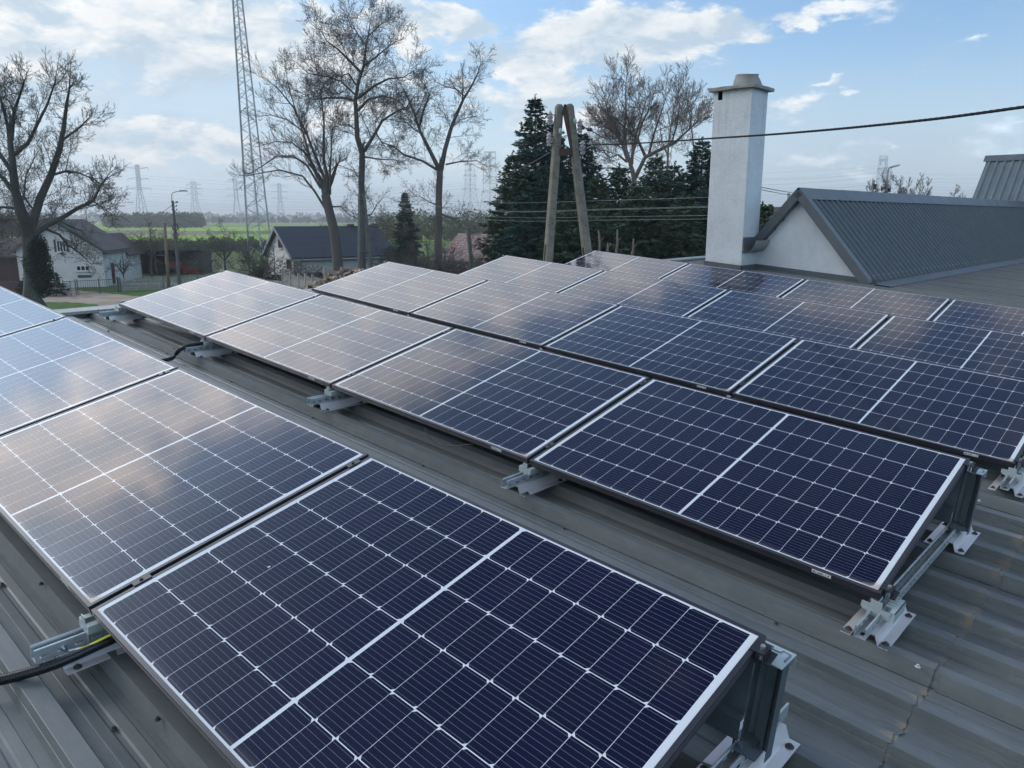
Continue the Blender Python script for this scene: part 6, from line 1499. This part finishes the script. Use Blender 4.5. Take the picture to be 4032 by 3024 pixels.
# ================================================================ fences
def fence_run(name, pts, h, post_w, every, label, cat, kind, mp, mi_):
    root = empty(name, pts[0]); Mi_ = root.matrix_world.inverted(); bd = MB(); ps = []
    for a, b in zip(pts, pts[1:]):
        d = (b - a); L = d.length; d.normalize(); n = max(1, round(L / every)); st = L / n; xn = Vector((d.x, d.y, 0)); yn = Vector((-d.y, d.x, 0))
        Mx = Matrix([[xn.x, yn.x, 0, a.x], [xn.y, yn.y, 0, a.y], [0, 0, 1, GZ], [0, 0, 0, 1]])
        for k in range(n + 1): ps.append(Mx @ Matrix.Translation((k * st, 0, 0)))
        rr = random.Random(3)
        if kind == 'picket':
            x_ = .05
            while x_ < L: bd.box(x_, x_ + .065, -.075, -.05, .10, h + rr.uniform(-.04, .03), M=Mi_ @ Mx); x_ += .125
            bd.box(0, L, -.05, -.02, .30, .37, M=Mi_ @ Mx); bd.box(0, L, -.05, -.02, h - .28, h - .21, M=Mi_ @ Mx)
        elif kind == 'panel':
            for k in range(n):
                for j in range(3): bd.box(k * st + post_w / 2, (k + 1) * st - post_w / 2, -.03, .03, j * .48 + .02, (j + 1) * .48, M=Mi_ @ Mx)
                m_ = 18
                for q in range(m_):
                    x_ = k * st + post_w / 2 + (st - post_w) * (q + .18) / m_; bd.box(x_, x_ + (st - post_w) / m_ * .62, -.028, .028, 1.44, h - .10 + .06 * math.sin(q * PI / m_ * 2), M=Mi_ @ Mx)
                bd.box(k * st + post_w / 2, (k + 1) * st - post_w / 2, -.033, .033, 1.46, 1.52, M=Mi_ @ Mx); 
        elif kind == 'iron':
            x_ = .1
            while x_ < L: bd.box(x_, x_ + .02, -.01, .01, .12, h - .03, M=Mi_ @ Mx); x_ += .16
            bd.box(0, L, -.02, .02, .1, .14, M=Mi_ @ Mx); bd.box(0, L, -.02, .02, h - .04, h, M=Mi_ @ Mx)
    bd.build({'picket': 'picket_panel', 'panel': 'concrete_panel', 'iron': 'gate_leaf'}[kind], mi_, root)
    for k, Mx in enumerate(ps[:90]): mb = MB(); mb.box(-post_w / 2, post_w / 2, -post_w / 2, post_w / 2, 0, h + .12, M=Mi_ @ Mx); mb.build('post', mp, root)
    return tag(root, label, cat, None)
M_PICK = mat('faded_pickets', (0.30, 0.30, 0.30), .9, var=.4, vscale=4); M_POSTD = mat('dark_fence_post', (0.05, 0.05, 0.055), .8, var=.2)
M_IRON = mat('dark_iron', (0.06, 0.07, 0.08), .6, var=.2); M_FCON = mat('fence_concrete', (0.26, 0.265, 0.26), .9, var=.22, vscale=1.5, bump=.3); M_FCONT = mat('tan_fence_concrete', (0.30, 0.26, 0.21), .9, var=.22, vscale=1.5, bump=.3)
fence_run('picket_fence', [below(436, 71), below(620, 72), below(1010, 74)], 1.15, .14, 2.6, 'long picket fence with dark posts in front of the shed', 'fence', 'picket', M_POSTD, M_PICK)
fence_run('picket_fence', [below(95, 70), below(243, 70)], 1.0, .10, 2.4, 'picket fence piece right of the ivy-clad trunk', 'fence', 'picket', M_POSTD, M_PICK)
fence_run('garden_gate', [below(216, 70), below(265, 70)], 1.12, .07, 1.3, 'single iron gate in front of the white house', 'gate', 'iron', M_IRON, M_IRON)
fence_run('garden_gate', [below(272, 70), below(360, 70.4), below(446, 70.8)], 1.12, .07, 2.1, 'wide two-leaf iron gate in front of the white house', 'gate', 'iron', M_IRON, M_IRON)
fence_run('concrete_fence', [below(1098, 62), below(1162, 59.5), below(1218, 57.5), below(1268, 56)], 1.88, .14, 1.4, 'grey concrete panel fence with picketed top before the cars', 'fence', 'panel', M_FCON, M_FCON)
fence_run('concrete_fence', [below(1268, 56), below(1335, 56.5), below(1400, 57), below(1530, 58)], 2.45, .16, 1.3, 'taller tan concrete fence with upright slats behind the firewood', 'fence', 'panel', M_FCONT, M_FCONT)
bw = MB(); p0_, p1_ = below(-300, 74), below(100, 72); bar(bw, p0_ + Vector((0, 0, .55)), p1_ + Vector((0, 0, .55)), .12, 1.1); bw.build('board_fence', mat('brown_board_fence', (0.075, 0.055, 0.055), .9, var=.3, vscale=3), label='low brown board fence at the left edge behind the big trunk', cat='fence')

# ================================================================ cars behind the concrete fence
def car(M_, paint, label):
    root = empty('parked_car', M_); tag(root, label, 'car')
    bd = MB(); pts = [(-2.0, .35), (-2.05, .75), (-1.95, 1.0), (-1.1, 1.05), (1.0, 1.02), (1.75, .90), (2.02, .72), (2.05, .35)]
    bd.prism(pts, -.82, .82, 'y'); smooth_by_angle(bd.build('body', paint, root), 30)
    cb = MB(); a = [(-1.85, 1.0), (-1.45, 1.46), (.25, 1.48), (1.0, 1.02)]
    vs = [(x, s * (.78 if z < 1.1 else .62), z) for s in (-1, 1) for x, z in a]; cb.add(vs, [(0, 1, 2, 3), (7, 6, 5, 4), (1, 5, 6, 2), (0, 4, 5, 1), (2, 6, 7, 3)]); cb.build('cabin_glass', M_GLASS, root)
    rf = MB(); rf.box(-1.45, .22, -.60, .60, 1.47, 1.505); rf.build('roof', paint, root)
    for x_ in (-1.28, 1.28):
        for s in (-1, 1): mb = MB(); mb.lathe([(.18, -.1), (.32, -.1), (.32, .1), (.18, .1)], 18, M=Matrix.Translation((x_, s * .76, .32)) @ Matrix.Rotation(PI / 2, 4, 'X')); w_ = mb.build('wheel', M_TYRE, root); mb = MB(); mb.lathe([(.03, -.105), (.18, -.09), (.18, .09), (.03, .105)], 12, M=Matrix.Translation((x_, s * .76, .32)) @ Matrix.Rotation(PI / 2, 4, 'X')); mb.build('rim', M_STEEL, w_)
    for s in (-1, 1): mb = MB(); mb.box(1.99, 2.055, s * .62 - .16, s * .62 + .16, .62, .76); mb.build('headlight', M_LAMP, root)
    return root
yawv = math.atan2(-vdir.y, -vdir.x)
car(Matrix.Translation(below(1219, 66)) @ Matrix.Rotation(yawv + .55, 4, 'Z') @ Matrix.Diagonal((1, 1, 1.08, 1)), mat('pale_blue_car_paint', (0.50, 0.60, 0.68), .25, spec=.6), 'pale car with dark windows behind the concrete fence')
car(Matrix.Translation(below(1096, 66)) @ Matrix.Rotation(yawv + 1.0, 4, 'Z'), mat('white_car_paint', (0.7, 0.72, 0.74), .25, spec=.6), 'white car half hidden behind the bare bush')

# ================================================================ firewood pile
M_CUT = mat('fresh_split_wood', (0.46, 0.34, 0.24), .9, var=.3, vscale=9); M_BRK = mat('log_bark', (0.10, 0.075, 0.06), .95, var=.3, vscale=9)
base_ = below(1330, 50); rr = random.Random(8)
xn = Vector((side.x, side.y, 0)); yn = Vector((vdir.x, vdir.y, 0)); cnt = 0
hp = MB()
for i in range(300):
    u = rr.uniform(-2.6, 1.9); dpt = rr.uniform(-1.1, 1.4); hh = max(.25, (2.75 if u > .2 else 2.75 + (u - .2) * .42) * (1 - .25 * (dpt / 1.6) ** 2)); z = hh * (1 - rr.random() ** 2.0 * .30)
    a_ = rr.uniform(0, PI); r_ = rr.uniform(.07, .13); L = rr.uniform(.28, .42); Mq = Matrix.Translation(base_ + xn * u + yn * dpt + Vector((0, 0, z))) @ Matrix.Rotation(rr.uniform(0, 6.28), 4, 'Z') @ Matrix.Rotation(rr.uniform(.9, 2.2), 4, 'Y')
    mb = MB(); q_ = rr.choice((3, 4, 6)); vs = [(r_ * math.cos(2 * PI * k / q_), r_ * math.sin(2 * PI * k / q_), s * L / 2) for s in (-1, 1) for k in range(q_)]
    fs = [tuple(range(q_))[::-1], tuple(range(q_, 2 * q_))] + [(k, (k + 1) % q_, q_ + (k + 1) % q_, q_ + k) for k in range(q_)]
    if cnt < 150:
        cnt += 1; mb.add(vs, fs[:2], None, 0); mb.add(vs, fs[2:], None, 1 if q_ == 6 or rr.random() < .35 else 0)
        o = mb.build('firewood_log', [M_CUT, M_BRK], M=Mq, label='split log in the heap of firewood in front of the tan fence', cat='log', group='split logs heaped before the tan fence')
    else: pass
core = MB(); vs = []
for i in range(17):
    u = -4.0 + i * .53; hh = max(.12, (2.6 if u > .2 else 2.6 + (u - .2) * .42)) - .16
    vs += [(-1.4, u, 0), (-.9, u, hh * .8), (0, u, hh), (1.0, u, hh * .75), (1.6, u, 0)]
vs = [tuple(base_ + xn * v_[1] + yn * v_[0] + Vector((0, 0, v_[2] + rr.uniform(-.06, .06)))) for v_ in vs]
core.add(vs, [(i * 5 + k, (i + 1) * 5 + k, (i + 1) * 5 + k + 1, i * 5 + k + 1) for i in range(16) for k in range(4)]); core.build('firewood_heap', M_BRK, label='dark inner mass of the firewood heap, under the loose logs', cat='firewood', kind='stuff')
# ================================================================ the spring haze over the plain
hzm = bpy.data.materials.new('pale_haze'); hzm.use_nodes = True; hn = NT(hzm.node_tree); hn.n.clear()
pv = hn.new('ShaderNodeVolumePrincipled'); pv.inputs['Color'].default_value = (0.92, 0.97, 1.0, 1); pv.inputs['Density'].default_value = 0.00050; pv.inputs['Anisotropy'].default_value = 0.25
ho_ = hn.new('ShaderNodeOutputMaterial'); hn.l.new(pv.outputs[0], ho_.inputs['Volume'])
mb = MB(); mb.box(-9200, 9200, -9200, 9200, GZ - 8, 75); mb.build('haze', hzm, kind='stuff')
